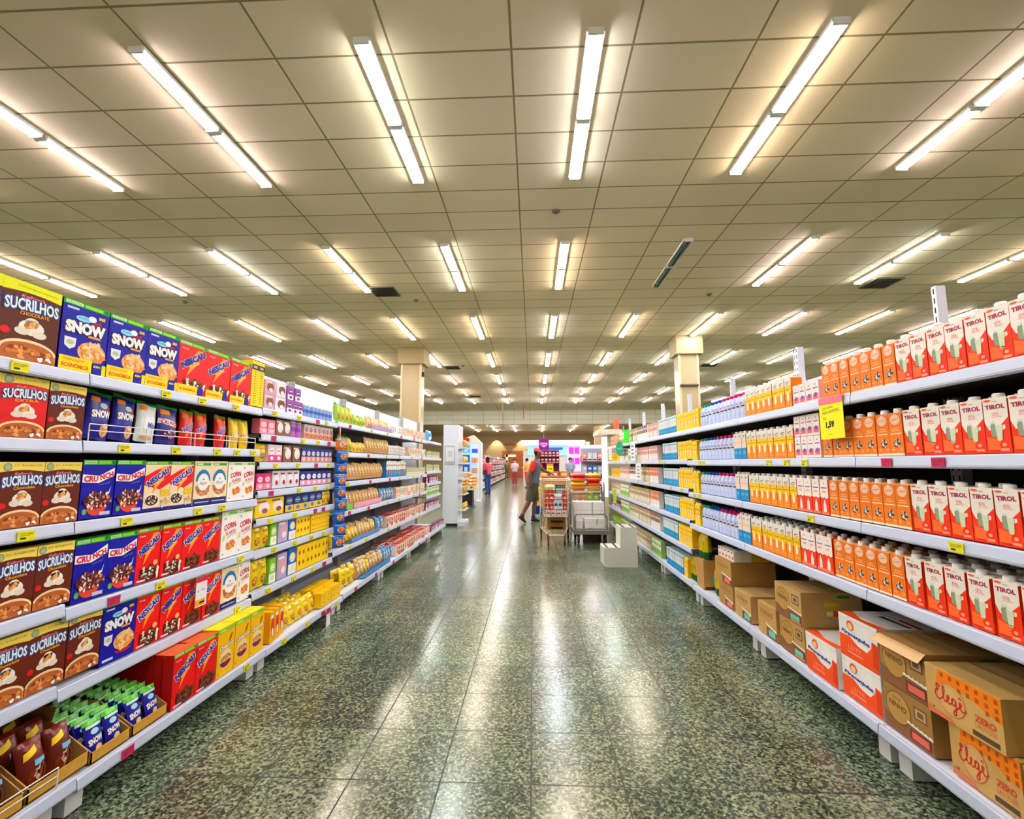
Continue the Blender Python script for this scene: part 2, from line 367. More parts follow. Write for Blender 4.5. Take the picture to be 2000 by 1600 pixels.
def bay(side, y0, y1, levels, label, tags, backcol=None, back_top=1.75, bottom=.17, front_out=.118, depth=None, fence=None, posts_top=None, plate_shade=None, bottom_mat=None):
    """one shelving bay with its shelves, rails, back panel, uprights and feet. side -1 = left of aisle, +1 = right"""
    XF, XB = (XL, XLB) if side < 0 else (XR, XRB)
    o = -side                      # direction of the aisle
    t = thing('shelving_bay', label, 'shelving', (XF, (y0 + y1) / 2, 0))
    yc = (y0 + y1) / 2; W = y1 - y0; h = W / 2 - .002
    def bx(mb, xa, xb, *r): mb.box(min(xa, xb) - XF, max(xa, xb) - XF, *r)
    lv = list(levels) + [bottom]
    for k, z in enumerate(lv):
        last = k == len(lv) - 1
        xf = XF + (o * front_out if last else 0)
        a = MB(); pl = (bottom_mat or white) if last else (plate_shade or under)
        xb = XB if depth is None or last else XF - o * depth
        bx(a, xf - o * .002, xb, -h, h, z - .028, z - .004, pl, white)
        # price rail: slightly tilted face
        H = .052 if not last else .05
        x_ = xf - XF
        a.rings([[(x_, -h, z - H), (x_, h, z - H), (x_ - o * .016, h, z - H), (x_ - o * .016, -h, z - H)],
                 [(x_ + o * .006, -h, z - H + .006), (x_ + o * .006, h, z - H + .006), (x_ - o * .016, h, z - H + .006), (x_ - o * .016, -h, z - H + .006)],
                 [(x_, -h, z - .004), (x_, h, z - .004), (x_ - o * .016, h, z - .004), (x_ - o * .016, -h, z - .004)],
                 [(x_ - o * .003, -h, z), (x_ - o * .003, h, z), (x_ - o * .016, h, z), (x_ - o * .016, -h, z)]], rail)
        a.box(min(x_ + o * .0063, x_ + o * .0067), max(x_ + o * .0063, x_ + o * .0067), -h, h, z - H + .010, z - H + .012, grey)
        s = add('shelf', a, t)
        for (ty, c) in (tags[k] if k < len(tags) else []):
            l = link('price_label', LBL[c], (x_ + o * .0075, ty - yc, z - .028), PI / 2 if side < 0 else -PI / 2, s)
    zt = min(back_top, lv[0] - .03) if back_top > 2 else back_top
    a = MB(); bx(a, XB, XB - o * .02, -h, h, .06, zt, backcol or dark); add('back_panel', a, t)  # default dark back panel is made blacker for the shade inside the bay
    if back_top > 2: a = MB(); bx(a, XB, XB - o * .02, -h, h, zt + .001, back_top, M('#dcdeea', .6)); add('upper_back_panel', a, t)  # top of the same back panel, kept pale without the painted shade
    pt = posts_top or back_top
    for yy in (-h, h):
        a = MB(); bx(a, XB + o * .002, XB + o * .05, yy - (.0 if yy < 0 else .028), yy + (.028 if yy < 0 else 0), 0, pt, white if side > 0 else grey)
        for i in range(int(pt / .05)):
            z = .05 + i * .05; x_ = XB + o * .0505 - XF; ym = yy + (.014 if yy < 0 else -.014)
            a.box(min(x_, x_ + o * .001), max(x_, x_ + o * .001), ym - .003, ym + .003, z, z + .028, dark)
        add('upright', a, t)
    for yy in (-h + .02, h - .10):
        a = MB(); xf = XF + o * (front_out - .06)
        pts = [(xf, 0.005), (xf, bottom - .05), (XB, bottom - .028), (XB, 0.005)]
        v = [(x - XF, yy, z) for x, z in pts] + [(x - XF, yy + .075, z) for x, z in pts]
        a.add(v, [(0, 1, 2, 3), (7, 6, 5, 4), (0, 4, 5, 1), (1, 5, 6, 2), (2, 6, 7, 3), (3, 7, 4, 0)], M('#dcdfe2', .4))
        x_ = xf - XF; a.cyl((x_ - o * .03, yy + .037, 0), (x_ - o * .03, yy + .037, .03), .016, dark, 8)
        add('foot', a, t)
    if fence is not None:
        k, xo, ya, yb, hh = fence; z = lv[k]; x_ = xo - XF; w_ = M('#f2f2f4', .3, .2); a = MB(); r = .0025
        ya -= yc; yb -= yc
        for q in (hh, hh * .62): a.cyl((x_, ya, z + q), (x_, yb, z + q), r, w_, 6)
        n = 4
        for i in range(n + 1):
            y = ya + (yb - ya) * i / n
            a.cyl((x_, y, z), (x_, y, z + hh), r, w_, 6)
            if 0 < i < n: a.cyl((x_, y + .03, z), (x_, y + .03, z + hh), r, w_, 6)
        add('wire_fence', a, t)
    return t

def T(ys, c='y'):
    return [(y, c) for y in ys]
LT = [T([1.63, 2.33, 2.60, 2.91]), T([2.11, 2.43, 2.76, 2.95, 3.13]), T([1.72, 2.16, 2.63, 2.84]), T([2.40, 3.06]) + T([2.13], 'm'), T([3.06]), T([3.0]) + T([1.62, 2.14], 'm')]
lab = 'white gondola shelving bay on the left, %s'
La = [1.775, 1.485, 1.148, .820, .505]
bay(-1, .61, 1.91, La, lab % 'nearest bay, holding mostly brown cereal boxes', [T([1.63]), [], T([1.72]), T([1.1]), T([1.0]), T([1.62], 'm')], bottom=.172, fence=(5, -1.80, .75, 1.84, .075))
bay(-1, 1.912, 3.214, [1.775, 1.487, 1.147, .800, .485], lab % 'second bay, holding cereal boxes and leaning cereal bags', [[x for x in l if 1.95 < x[0] < 3.2] for l in LT], bottom=.160, fence=(1, -1.925, 1.95, 3.18, .075))
rnd = random.Random(3)
Lc = [1.785, 1.60, 1.40, 1.20, 1.005, .785, .51]
tc = [[(y + rnd.uniform(-.06, .06), 'm' if rnd.random() < .3 else 'y') for y in (3.4, 3.75, 4.05, 4.3)] for _ in range(8)]
bay(-1, 3.216, 4.50, Lc, lab % 'third bay with eight close shelves of small packs', tc, back_top=2.18, bottom=.155, backcol=M('#6c6c74', .7))  # grey back colour carries the shade between the shelves
Ld = [1.80, 1.505, 1.205, .905, .55]
ly = 4.502
for i, (y1, tx) in enumerate(((5.80, 'fourth bay, behind the blue hanging strip'), (7.10, 'fifth bay, holding pale biscuit packs'), (8.45, 'sixth bay, last with low biscuit shelves'))):
    td = [[(y + rnd.uniform(-.1, .1), 'm' if rnd.random() < .4 else 'y') for y in (ly + .35, ly + .9)] for _ in range(6)]
    bay(-1, ly, y1, Ld, lab % tx, td, back_top=2.2, bottom=.165, backcol=M('#7c7c84', .7), plate_shade=M('#7a7874', .7)); ly = y1 + .002  # back and plates greyed to paint in the shade of the bay
bay(-1, 8.452, 9.75, [1.81, 1.50, 1.25, 1.03, .80, .56], lab % 'seventh bay, farthest, beside the tall white end panel', [[] for _ in range(7)], back_top=2.25, bottom=.165, backcol=M('#c9c9d2', .6), plate_shade=grey, depth=.3)
# right run
Ra = [1.735, 1.418, 1.10, .785]
rt = {0: [[], T([1.92, 2.19], 'm'), T([1.88]), T([1.5])],
      1: [[], T([2.83, 3.03, 3.25]), T([2.81]), [], []]}
labr = 'white gondola shelving bay on the right, %s'
bay(1, -.20, 1.10, Ra, labr % 'nearest, beside the camera', [], bottom=.185, front_out=0.0, posts_top=1.75)
bay(1, 1.102, 2.40, Ra, labr % 'second bay, holding the nearest milk cartons', rt[0], bottom=.185, front_out=0.0, posts_top=1.75)
bay(1, 2.402, 3.70, Ra, labr % 'third bay, behind the yellow price sign', rt[1], bottom=.185, front_out=0.0, posts_top=2.29)
rr = random.Random(5)
tr = lambda y0, n: [[(y0 + .2 + rr.random() * .9, 'y') for _ in range(2)] if k in (1, 2) else [] for k in range(n)]
bay(1, 3.702, 4.94, Ra, labr % 'fourth bay, with clear bottles above cardboard boxes', tr(3.7, 4), bottom=.185, front_out=0.0, posts_top=2.27)
ry = 4.942; Rf = [1.735, 1.43, 1.13, .815, .53]
for i, (y1, tx, pt) in enumerate(((6.25, 'fifth bay, starting the blue and yellow packs', 1.9), (7.55, 'sixth bay, with beige packs', 2.30), (8.85, 'seventh bay, second from far end', 2.34), (10.15, 'eighth bay, farthest, by the lit cooler', 2.34))):
    bay(1, ry, y1, Rf, labr % tx, tr(ry, 5), bottom=.19, front_out=.0, posts_top=pt, back_top=1.95 if i < 1 else 1.8); ry = y1 + .002
# loose white divider wall standing up behind the top shelf on the right
a = MB(); a.box(2.14, 2.16, 2.9, 3.9, 1.6, 2.03, M('#dfe2ee', .5)); tag(link('upper_back_panel', a.mesh('upper_back_panel')), 'plain white header panel behind the top right shelf, beyond the orange cartons', 'panel')

# ------------------------------------------------------------------ packaged goods: one mesh per kind
KIND = {}     # name -> dict(mesh, cap, w, d, h, desc, cat, plural)
def kind(name, mb, w, d, h, desc, cat, cap=None):
    KIND[name] = dict(mesh=mb.mesh(name), w=w, d=d, h=h, desc=desc, cat=cat, cap=cap.mesh('cap') if cap else None, name=name)
def carton_body(w, d, h, mat, side=None, top=None):
    a = MB(front=-d / 2); a.box(-w / 2, w / 2, -d / 2, d / 2, 0, h, side or mat, top or mat, mat); return a
WHT, NVY, RED, YLW, BRN, ORG, GRN, LGR, CRM, PNK = P('#f6f4ee'), P('#0c0ca0'), P('#ee0f10'), P('#ffdb00'), P('#5c1f08'), P('#ff8a08'), P('#1ea01c'), P('#8fdc28'), P('#f7dfae'), P('#ee7f8c')
SKY, BLU, PUR, TAN = P('#a8dcf4'), P('#0c5fc4'), P('#8a3a98'), P('#d39a55')

def bowl_art(a, cx, cz, rx, rz, food, bits, seed, n=26, rim=WHT):
    a.ell(cx, cz, rx, rz, rim, 3, 20); a.ell(cx, cz - rz * .06, rx * .9, rz * .82, food, 4, 20); a.bits(cx, cz, rx * .75, rz * .62, bits, n, rx * .13, 5, seed)
def top_band(a, w, h, base, hh, txt='Nestlé'):
    a.rect(-w / 2, w / 2, h - hh, h, base, 1); a.rect(-w * .46, -w * .10, h - hh * .8, h - hh * .2, P('#c8f0b0'), 2); a.text(txt, -w * .28, h - hh * .5, w * .28, hh * .36, P('#4a9a40'), 3)
    a.rect(w * -.06, w * .34, h - hh * .8, h - hh * .2, LGR, 2); a.ell(w * .42, h - hh * .5, hh * .3, hh * .42, P('#0a7a14'), 2)

def sucr(name, w, d, h, base, bandtext, sub, desc, tiger=False):
    a = carton_body(w, d, h, base, base, P('#e8d060'))
    n = 10; bm = P('#f2d95a') if bandtext else P('#e8e800'); zb = h * .865
    pts = [(-w / 2, h), (-w / 2, zb - h * .02)] + [(-w / 2 + w * i / n, zb + h * .03 * math.sin(PI * i / n) - h * .02) for i in range(1, n)] + [(w / 2, zb - h * .02), (w / 2, h)]
    a.poly(pts, bm, 1)
    if bandtext: a.text('O SABOR', w * .1, h * .945, w * .68, h * .03, P('#a08a2a'), 2); a.ell(-w * .37, h * .92, w * .1, w * .1, P('#8a9a70'), 2); a.ell(-w * .37, h * .92, w * .07, w * .07, P('#a9b98a'), 3)
    else: a.text('EMBALAGEM ECONÔMICA', w * .08, h * .935, w * .7, h * .03, P('#7ab020'), 2, rot=-.03)
    a.text("Kellogg's", w * .0, h * .815, w * .42, h * .055, PNK, 2, shear=.3, bold=.03)
    a.text('SUCRILHOS', 0, h * .70, w * .92, h * .155, P('#e4f4fa'), 3, rot=.05, bold=.035, arc=h * .02, edge=P('#3c4c8c'))
    a.text(sub, w * .05, h * .605, w * .5, h * .045, P('#ffae18'), 3, rot=.05, bold=.02)
    # plain splash of milk and fruit instead of a mascot
    a.ell(w * .02, h * .43, w * .22, h * .10, P('#f4eee0'), 2); a.ell(w * .02, h * .50, w * .12, h * .06, P('#f4eee0'), 2); a.bits(w * .02, h * .45, w * .16, h * .06, [P('#e8943c'), P('#f2b860'), P('#c46a20')], 9, w * .055, 3, 7); a.ell(w * .16, h * .36, w * .13, h * .05, P('#e8dcc8'), 2.2); a.ell(-w * .13, h * .37, w * .13, h * .05, P('#e8dcc8'), 2.1)
    a.ell(-w * .4, h * .34, w * .08, h * .045, P('#e01010'), 2)
    a.ell(0, h * .12, w * .49, h * .15, P('#f6d9a0'), 3, 20, 0, PI); a.rect(-w * .49, w * .49, 0, h * .12, P('#c87830'), 3)
    a.ell(0, h * .12, w * .44, h * .115, P('#b4602a'), 4, 20, 0, PI); a.rect(-w * .44, w * .44, .002, h * .12, P('#b4602a'), 4)
    a.bits(0, h * .1, w * .38, h * .07, [P('#e89a50'), P('#8a3c10'), P('#d07a34')], 30, w * .06, 5, 4); a.bits(w * .3, h * .05, w * .12, h * .03, [WHT], 5, w * .05, 8, 9)
    kind(name, a, w, d, h, desc, 'cereal box')
sucr('cereal_box_brown', .152, .055, .245, P('#64210a'), True, 'Chocolate', 'brown cereal box with yellow top')
sucr('cereal_box_brown_big', .205, .07, .30, P('#5a2410'), False, 'CHOCOLATE', 'big brown cereal box')
sucr('cereal_box_red_flakes', .168, .055, .232, P('#e2151a'), True, 'EXTRA', 'red cereal box with yellow top')

def snow(name, w, d, h, eco, desc):
    a = carton_body(w, d, h, NVY, P('#0a0a80'), P('#48b838')); top_band(a, w, h, P('#12a018'), h * .075)
    a.rect(-w * .42, -w * .18, h * .87, h * .90, P('#c8d4f0'), 2)
    a.poly([(w * .1, h * .74), (w * .32, h * .79), (w * .38, h * .66), (w * .1, h * .64)], P('#a01430'), 1.5)
    a.ell(-w * .06, h * .77, w * .17, h * .045, P('#8adaf0'), 2); a.ell(w * .12, h * .80, w * .09, h * .045, P('#f4f8ff'), 2.5); a.text('FLAKES', -w * .06, h * .775, w * .22, h * .025, BLU, 3)
    a.rect(w * .26, w * .4, h * .82, h * .865, P('#e8b020'), 2)
    a.text('SNOW', 0, h * .63, w * .86, h * .175, WHT, 3, rot=.04, bold=.07, edge=P('#2a1a6a'))
    a.rect(w * .06, w * .33, h * .515, h * .55, P('#e8a020'), 3)
    a.poly([(-w * .42, h * .46), (-w * .18, h * .46), (-w * .19, h * .34), (-w * .30, h * .29), (-w * .41, h * .34)], P('#e8ecec'), 2); a.ell(-w * .3, h * .39, w * .08, h * .035, P('#b8c0a8'), 3)
    a.ell(w * .17, h * .30, w * .31, h * .155, P('#f2b46a'), 2); a.bits(w * .17, h * .31, w * .27, h * .14, [P('#ffd9a0'), P('#e8943c'), P('#f6c480')], 44, w * .07, 3, 3)
    if eco:
        a.rect(-w * .5, w * .18, 0, h * .19, YLW, 9); a.text('EMBALAGEM', -w * .2, h * .145, w * .42, h * .035, P('#e06808'), 10); a.text('ECONÔMICA', -w * .16, h * .07, w * .56, h * .07, P('#e85a08'), 10, bold=.04)
        a.rect(w * .20, w * .40, 0, h * .17, NVY, 9); a.text('620g', w * .3, h * .11, w * .17, h * .045, YLW, 10, bold=.04); a.rect(w * .41, w * .5, 0, h * .15, YLW, 9)
    else: a.ell(w * .17, h * .15, w * .25, h * .06, P('#c01828'), 1.6, 16, PI, 2 * PI); a.rect(-w * .42, -w * .12, h * .045, h * .085, P('#d0d8e8'), 2)
    kind(name, a, w, d, h, desc, 'cereal box')
snow('cereal_box_navy_economy', .208, .07, .298, True, 'big navy cereal box, yellow strip')
snow('cereal_box_navy', .168, .055, .268, False, 'navy cereal box')

def nescau(name, w, d, h, var, desc):
    cream = var == 'cream'
    a = carton_body(w, d, h, P('#f3dcae') if cream else RED, P('#c80c10'), P('#e05a28')); top_band(a, w, h, P('#5cb424'), h * .07)
    if cream:
        a.poly([(-w / 2, h * .52), (-w / 2, h * .70), (-w * .1, h * .82), (w * .35, h * .905), (w / 2, h * .905), (w / 2, h * .55), (w * .1, h * .42)], RED, 1)
        a.rect(-w / 2, w / 2, 0, h * .06, P('#1c1a80'), 1.2)
    a.text("Nestlé", -w * .30, h * .86, w * .22, h * .03, WHT, 2)
    a.poly([(w * .14, h * .89), (w * .34, h * .89), (w * .10, h * .62), (-w * .14, h * .62)], P('#ff9c10'), 2); a.poly([(-w * .06, h * .66), (w * .24, h * .66), (-w * .02, h * .50), (-w * .16, h * .52)], P('#ffb020'), 2.1); a.poly([(-w * .10, h * .55), (w * .08, h * .55), (-w * .22, h * .32)], P('#ff9c10'), 2.2)
    a.text('NESCAU', 0, h * .68, w * .92, h * .13, P('#2a2a9a'), 4, rot=.52, bold=.05, edge=P('#f4f0ff'))
    a.text('CEREAL', w * .06, h * .57, w * .4, h * .035, P('#ffe890'), 4, rot=.52)
    c = [P('#4a1c0c'), P('#7a3a1c')] + ([P('#f2e8d0')] if var != 'dark' else [P('#8a4a28')])
    if var == 'cream': bowl_art(a, -w * .2, h * .22, w * .27, h * .13, P('#5a2a18'), [P('#f4ead8'), P('#3a1808')], 6, 40); a.rect(w * .12, w * .48, h * .28, h * .42, P('#e8c020'), 3); a.bits(w * .28, h * .15, w * .16, h * .07, [P('#c8d8a0'), P('#e8a070')], 12, w * .07, 4, 3)
    else:
        a.ell(w * .06, h * .13, w * .40, h * .13, P('#54200c'), 2); a.bits(w * .06, h * .17, w * .40, h * .12, c, 60, w * .065, 3, 8)
        if var == 'mix': a.ell(w * .28, h * .33, w * .1, h * .05, P('#f0c070'), 9); a.ell(w * .40, h * .14, w * .05, h * .12, P('#f4ece0'), 9)
        a.rect(-w * .44, -w * .1, h * .03, h * .06, P('#f0e8e8'), 9)
    if var == 'eco': a.rect(-w * .5, w * .18, 0, h * .16, YLW, 9.2); a.text('ECONÔMICA', -w * .16, h * .08, w * .56, h * .06, P('#e85a08'), 10, bold=.04); a.rect(w * .2, w * .4, 0, h * .15, NVY, 9.2)
    kind(name, a, w, d, h, desc, 'cereal box')
nescau('cereal_box_red_economy', .215, .07, .292, 'eco', 'big red cereal box, yellow strip')
nescau('cereal_box_red_cream', .165, .055, .25, 'cream', 'red and cream cereal box')
nescau('cereal_box_red_mix', .158, .055, .264, 'mix', 'red cereal box with pale balls')
nescau('cereal_box_red_dark', .152, .055, .264, 'dark', 'red cereal box with dark balls')

def crunch():
    w, d, h = .158, .055, .255
    a = carton_body(w, d, h, NVY, P('#0a0a80'), P('#48b838')); top_band(a, w, h, P('#2cb020'), h * .085)
    a.poly([(-w * .49, h * .62), (-w * .49, h * .755), (0, h * .725), (w * .47, h * .86), (w * .47, h * .715), (0, h * .60)], WHT, 2)
    a.text('CRU', -w * .24, h * .675, w * .42, h * .105, P('#d81c40'), 3, bold=.05, rot=-.03); a.text('NCH', w * .23, h * .72, w * .42, h * .105, P('#d81c40'), 3, bold=.05, rot=.22)
    a.text('cereal', w * .18, h * .59, w * .3, h * .035, P('#8090c0'), 3, rot=.2)
    a.ell(0, h * .20, w * .3, h * .16, P('#e0452a'), 2, 18, PI, 2 * PI); a.ell(0, h * .30, w * .42, h * .13, P('#6a2a18'), 2.5); a.bits(0, h * .31, w * .42, h * .14, [P('#f2e6d8'), P('#4a1a10'), P('#8a4430'), P('#e88060'), P('#5a2a50')], 90, w * .06, 3, 5)
    a.poly([(w * .28, h * .40), (w * .38, h * .54), (w * .33, h * .40)], P('#d8e4f4'), 9); a.ell(-w * .36, h * .12, w * .07, h * .05, P('#5aa850'), 4); a.rect(w * .1, w * .42, h * .04, h * .1, P('#c8c8d8'), 4)
    kind('cereal_box_crunch', a, w, d, h, 'blue cereal box, white banner', 'cereal box')
crunch()
def nutri():
    w, d, h = .146, .05, .252
    a = carton_body(w, d, h, P('#f4deb0'), P('#e8cf9a'), P('#d8e0a8')); a.rect(-w * .42, w * .42, h * .90, h * .96, P('#2c9c34'), 1); a.rect(-w * .38, -w * .05, h * .91, h * .95, P('#b8e8b0'), 2)
    a.rect(-w / 2, w / 2, 0, h * .14, P('#16206a'), 1); a.rect(-w * .4, w * .4, h * .05, h * .075, P('#b8c4e8'), 2)
    a.ell(0, h * .46, w * .46, h * .33, P('#faf0d4'), 1.5); a.ell(0, h * .54, w * .42, h * .27, P('#1878c0'), 2, 18, 0, PI); a.ell(0, h * .44, w * .42, h * .24, P('#c87a48'), 2, 18, PI, 2 * PI); a.bits(0, h * .3, w * .34, h * .1, [P('#e8a878'), P('#a85a2c')], 30, w * .06, 3, 2)
    a.ell(0, h * .52, w * .33, h * .20, P('#fbf8ee'), 6); a.text('Nutri', 0, h * .50, w * .44, h * .08, P('#56689a'), 7, shear=.2); a.rect(-w * .03, w * .03, h * .565, h * .60, P('#2a3a7a'), 7)
    kind('cereal_box_cream_bowl', a, w, d, h, 'cream cereal box with blue bowl', 'cereal box')
nutri()
def corn():
    w, d, h = .162, .05, .265
    a = carton_body(w, d, h, P('#f8f6f0'), P('#eeeae0'), P('#d8eac0')); a.rect(-w * .44, w * .46, h * .92, h * .975, P('#78bc3a'), 1); a.rect(-w * .40, -w * .1, h * .93, h * .965, P('#d8f0c8'), 2)
    a.ell(-w * .3, h * .84, w * .08, h * .03, P('#b8c4c4'), 2)
    a.text('CORN', w * .02, h * .66, w * .74, h * .13, P('#c8203c'), 3, rot=.14, bold=.03, arc=h * .02); a.text('FLAKES', w * .08, h * .53, w * .62, h * .075, P('#d85070'), 3, rot=.14, bold=.02)
    a.poly([(-w * .15, h * .42), (w * .42, h * .50), (w * .42, h * .51), (-w * .15, h * .43)], P('#5a5a48'), 3)
    a.ell(w * .10, h * .25, w * .27, h * .085, P('#e88830'), 3, rot=.35); a.bits(w * .10, h * .26, w * .25, h * .08, [P('#f2a850'), P('#d8702a')], 26, w * .07, 4, 2)
    a.ell(-w * .36, h * .42, w * .06, h * .07, P('#e8d060'), 3, rot=-.3); a.rect(-w * .38, -w * .32, h * .07, h * .1, P('#4a5a30'), 3)
    kind('cereal_box_white_corn', a, w, d, h, 'white cereal box, red lettering', 'cereal box')
corn()
def cheer():
    w, d, h = .152, .055, .27
    a = carton_body(w, d, h, P('#ffc400'), P('#f2b400'), P('#ffe000')); a.rect(-w / 2, w / 2, h * .90, h * .985, P('#8cc82c'), 1); a.rect(-w * .42, -w * .05, h * .915, h * .965, P('#c4e870'), 2)
    a.ell(w * .26, h * .74, w * .06, h * .10, P('#a86810'), 2, rot=-.5)
    a.text('Cheerios', 0, h * .60, w * .80, h * .095, P('#fbf6e4'), 3, rot=.12, bold=.04, edge=P('#a87850'))
    a.ell(0, h * .33, w * .36, h * .20, P('#f8e0a0'), 2); a.ell(0, h * .28, w * .32, h * .12, P('#7a1c48'), 3, 18, PI, 2 * PI); a.ell(0, h * .34, w * .32, h * .07, P('#e8a050'), 4); a.bits(0, h * .35, w * .28, h * .055, [P('#f6c880'), P('#c07a30')], 30, w * .05, 5, 3)
    a.ell(-w * .4, h * .08, w * .05, h * .03, P('#e89020'), 2)
    kind('cereal_box_yellow', a, w, d, h, 'yellow cereal box', 'cereal box')
cheer()
def side_yellow():
    w, d, h = .07, .20, .315
    a = carton_body(w, d, h, YLW, YLW, P('#e8e020')); a.rect(-w / 2, w / 2, h * .80, h * .92, P('#14145a'), 1)
    a.rect(-w * .3, w * .3, h * .83, h * .89, P('#c8b030'), 2)
    for i in range(14):
        z = h * (.76 - i * .053); a.rect(-w * .12, w * .12, z - h * .016, z, P('#6a5a10'), 1)
        a.rect(w * .2, w * .32, z - h * .012, z, P('#d89010'), 1)
    kind('cereal_box_edge_on', a, w, d, h, 'narrow yellow box side with dots', 'cereal box')
side_yellow()

# pillow bags
def bag_mesh(w, h, d, base, top=None, bot=None, art=None, topband=.1, botband=.12, n=8, m=12, backc=None, stand=False, name='bag'):
    a = MB(); rnd = random.Random(hash(name) % 1000)
    def th(u, v):
        q = max(0, 1 - abs(2 * u - 1) ** 2.6) ** .5
        if stand: t = min(1, (1 - v) * 3.2) ** .6 * min(1, .6 + v * 4)
        else: t = max(0, math.sin(PI * v)) ** .5
        return d / 2 * q * t + .0015
    def wd(v): return w * (.90 + .10 * abs(2 * v - 1) ** 2)
    def wave(u, v): return .006 * math.sin(u * 9 + v * 3) * abs(2 * v - 1) ** 3
    def F(u, v, s_): return ((u - .5) * wd(v), s_ * th(u, v) + wave(u, v), v * h)
    a.map = lambda x, z, L: (lambda u, v: (x, -th(u, v) + wave(u, v) - .0006 * L - .001, z))(min(1, max(0, x / wd(min(1, max(0, z / h))) + .5)), min(1, max(0, z / h)))
    for s_ in (-1, 1):
        for j in range(m):
            v0, v1 = j / m, (j + 1) / m; vm = (v0 + v1) / 2
            mt = (top or base) if vm > 1 - topband else ((bot or base) if vm < botband else (base if s_ < 0 else (backc or base)))
            vv = [F(i / n, v, s_) for v in (v0, v1) for i in range(n + 1)]
            fs = [(i, i + 1, n + 2 + i, n + 1 + i) if s_ < 0 else (n + 1 + i, n + 2 + i, i + 1, i) for i in range(n)]
            a.add(vv, fs, mt, True)
    a.sub = .015
    if art: art(a, w, h)
    a.sub = 0
    return a
def kbag(name, w, h, d, base, desc, **kw):
    cat = kw.pop('cat', 'bag'); a = bag_mesh(w, h, d, base, name=name, **kw); kind(name, a, w, d, h, desc, cat)
foil = lambda h: M(h, .28, 0, 0, 0)
def art_snow(a, w, h): a.text('SNOW', 0, h * .52, w * .72, h * .16, WHT, 2, rot=.08, bold=.05); a.ell(w * .2, h * .2, w * .2, h * .14, P('#e8b070'), 1); a.bits(w * .2, h * .2, w * .18, h * .12, [P('#f8d8a8'), P('#d89848')], 14, w * .06, 2, 1); a.ell(w * .05, h * .70, w * .16, h * .06, P('#b8d8d8'), 1); a.rect(-w * .4, -w * .1, h * .76, h * .86, ORG, 1); a.poly([(w * .15, h * .66), (w * .3, h * .70), (w * .32, h * .6), (w * .12, h * .6)], P('#c82040'), 1)
kbag('cereal_bag_navy', .125, .215, .05, foil('#10108c'), 'navy cereal bag, green top', top=foil('#3cc828'), art=art_snow, cat='cereal bag')
kbag('cereal_bag_white', .125, .20, .05, foil('#dfe8e4'), 'white cereal bag, green top', top=foil('#2cb820'), art=lambda a, w, h: (a.text('Mix', w * .12, h * .42, w * .4, h * .14, P('#4a5cae'), 2, bold=.03), a.rect(-w * .42, -w * .15, h * .76, h * .88, ORG, 1), a.ell(-w * .15, h * .45, w * .1, h * .2, P('#eceee8'), 1), a.ell(0, h * .1, w * .3, h * .05, P('#e0a060'), 1)), cat='cereal bag')
kbag('cereal_bag_banner', .14, .20, .05, foil('#16107c'), 'navy cereal bag, white banner', top=foil('#2cb830'), art=lambda a, w, h: (a.poly([(-w * .45, h * .5), (-w * .45, h * .64), (w * .45, h * .58), (w * .45, h * .44)], WHT, 1), a.text('CRUNCH', 0, h * .54, w * .8, h * .10, P('#c81c48'), 2, rot=-.06, bold=.04), a.rect(-w * .42, -w * .02, h * .74, h * .86, ORG, 1), a.bits(0, h * .25, w * .35, h * .12, [P('#f0d8d0'), P('#6a1c20'), P('#c83c30')], 40, w * .05, 2, 2)), cat='cereal bag')
kbag('cereal_bag_red', .128, .195, .05, foil('#e01410'), 'red cereal bag, green top', top=foil('#54b820'), art=lambda a, w, h: (a.poly([(w * .12, h * .82), (w * .26, h * .82), (-w * .1, h * .2), (-w * .24, h * .2)], ORG, 1), a.text('NESCAU', 0, h * .50, w * .8, h * .13, P('#4038a8'), 3, rot=.45, bold=.05, edge=P('#e8e0ff')), a.rect(-w * .42, -w * .05, h * .74, h * .86, P('#f08008'), 1)), cat='cereal bag')
kbag('cereal_bag_yellow', .12, .19, .05, foil('#f8cc08'), 'yellow cereal bag, green top', top=foil('#a0d818'), art=lambda a, w, h: (a.text('Cheerios', 0, h * .44, w * .8, h * .11, P('#fff8e0'), 2, bold=.03, edge=P('#a87840')), a.ell(0, h * .22, w * .3, h * .1, P('#e8b860'), 1)), cat='cereal bag')
kbag('snack_bag_brown', .13, .17, .075, foil('#6a1c10'), 'brown chocolate cereal bag', art=lambda a, w, h: (a.poly([(-w * .38, h * .62), (w * .05, h * .74), (w * .08, h * .88), (-w * .35, h * .78)], P('#f6cc20'), 1), a.rect(-w * .1, w * .36, h * .46, h * .58, P('#78b8dc'), 1), a.ell(-w * .05, h * .24, w * .26, h * .15, P('#8a3010'), 1), a.bits(w * .1, h * .3, w * .3, h * .18, [P('#e8c8b0'), P('#a04a20'), P('#4a100c')], 30, w * .07, 2, 3)), cat='cereal bag')
kbag('cereal_pouch_navy', .095, .145, .022, foil('#10189a'), 'small navy cereal pouch', top=foil('#58c828'), art=lambda a, w, h: (a.text('SNOW', 0, h * .42, w * .76, h * .18, WHT, 2, rot=.1, bold=.05), a.rect(-w * .4, w * .4, h * .78, h * .86, P('#c8f0c0'), 1), a.ell(0, h * .66, w * .22, h * .08, P('#a8d8f0'), 1), a.ell(w * .12, h * .18, w * .2, h * .1, P('#f0c898'), 1)), cat='cereal pouch', n=6, m=8)
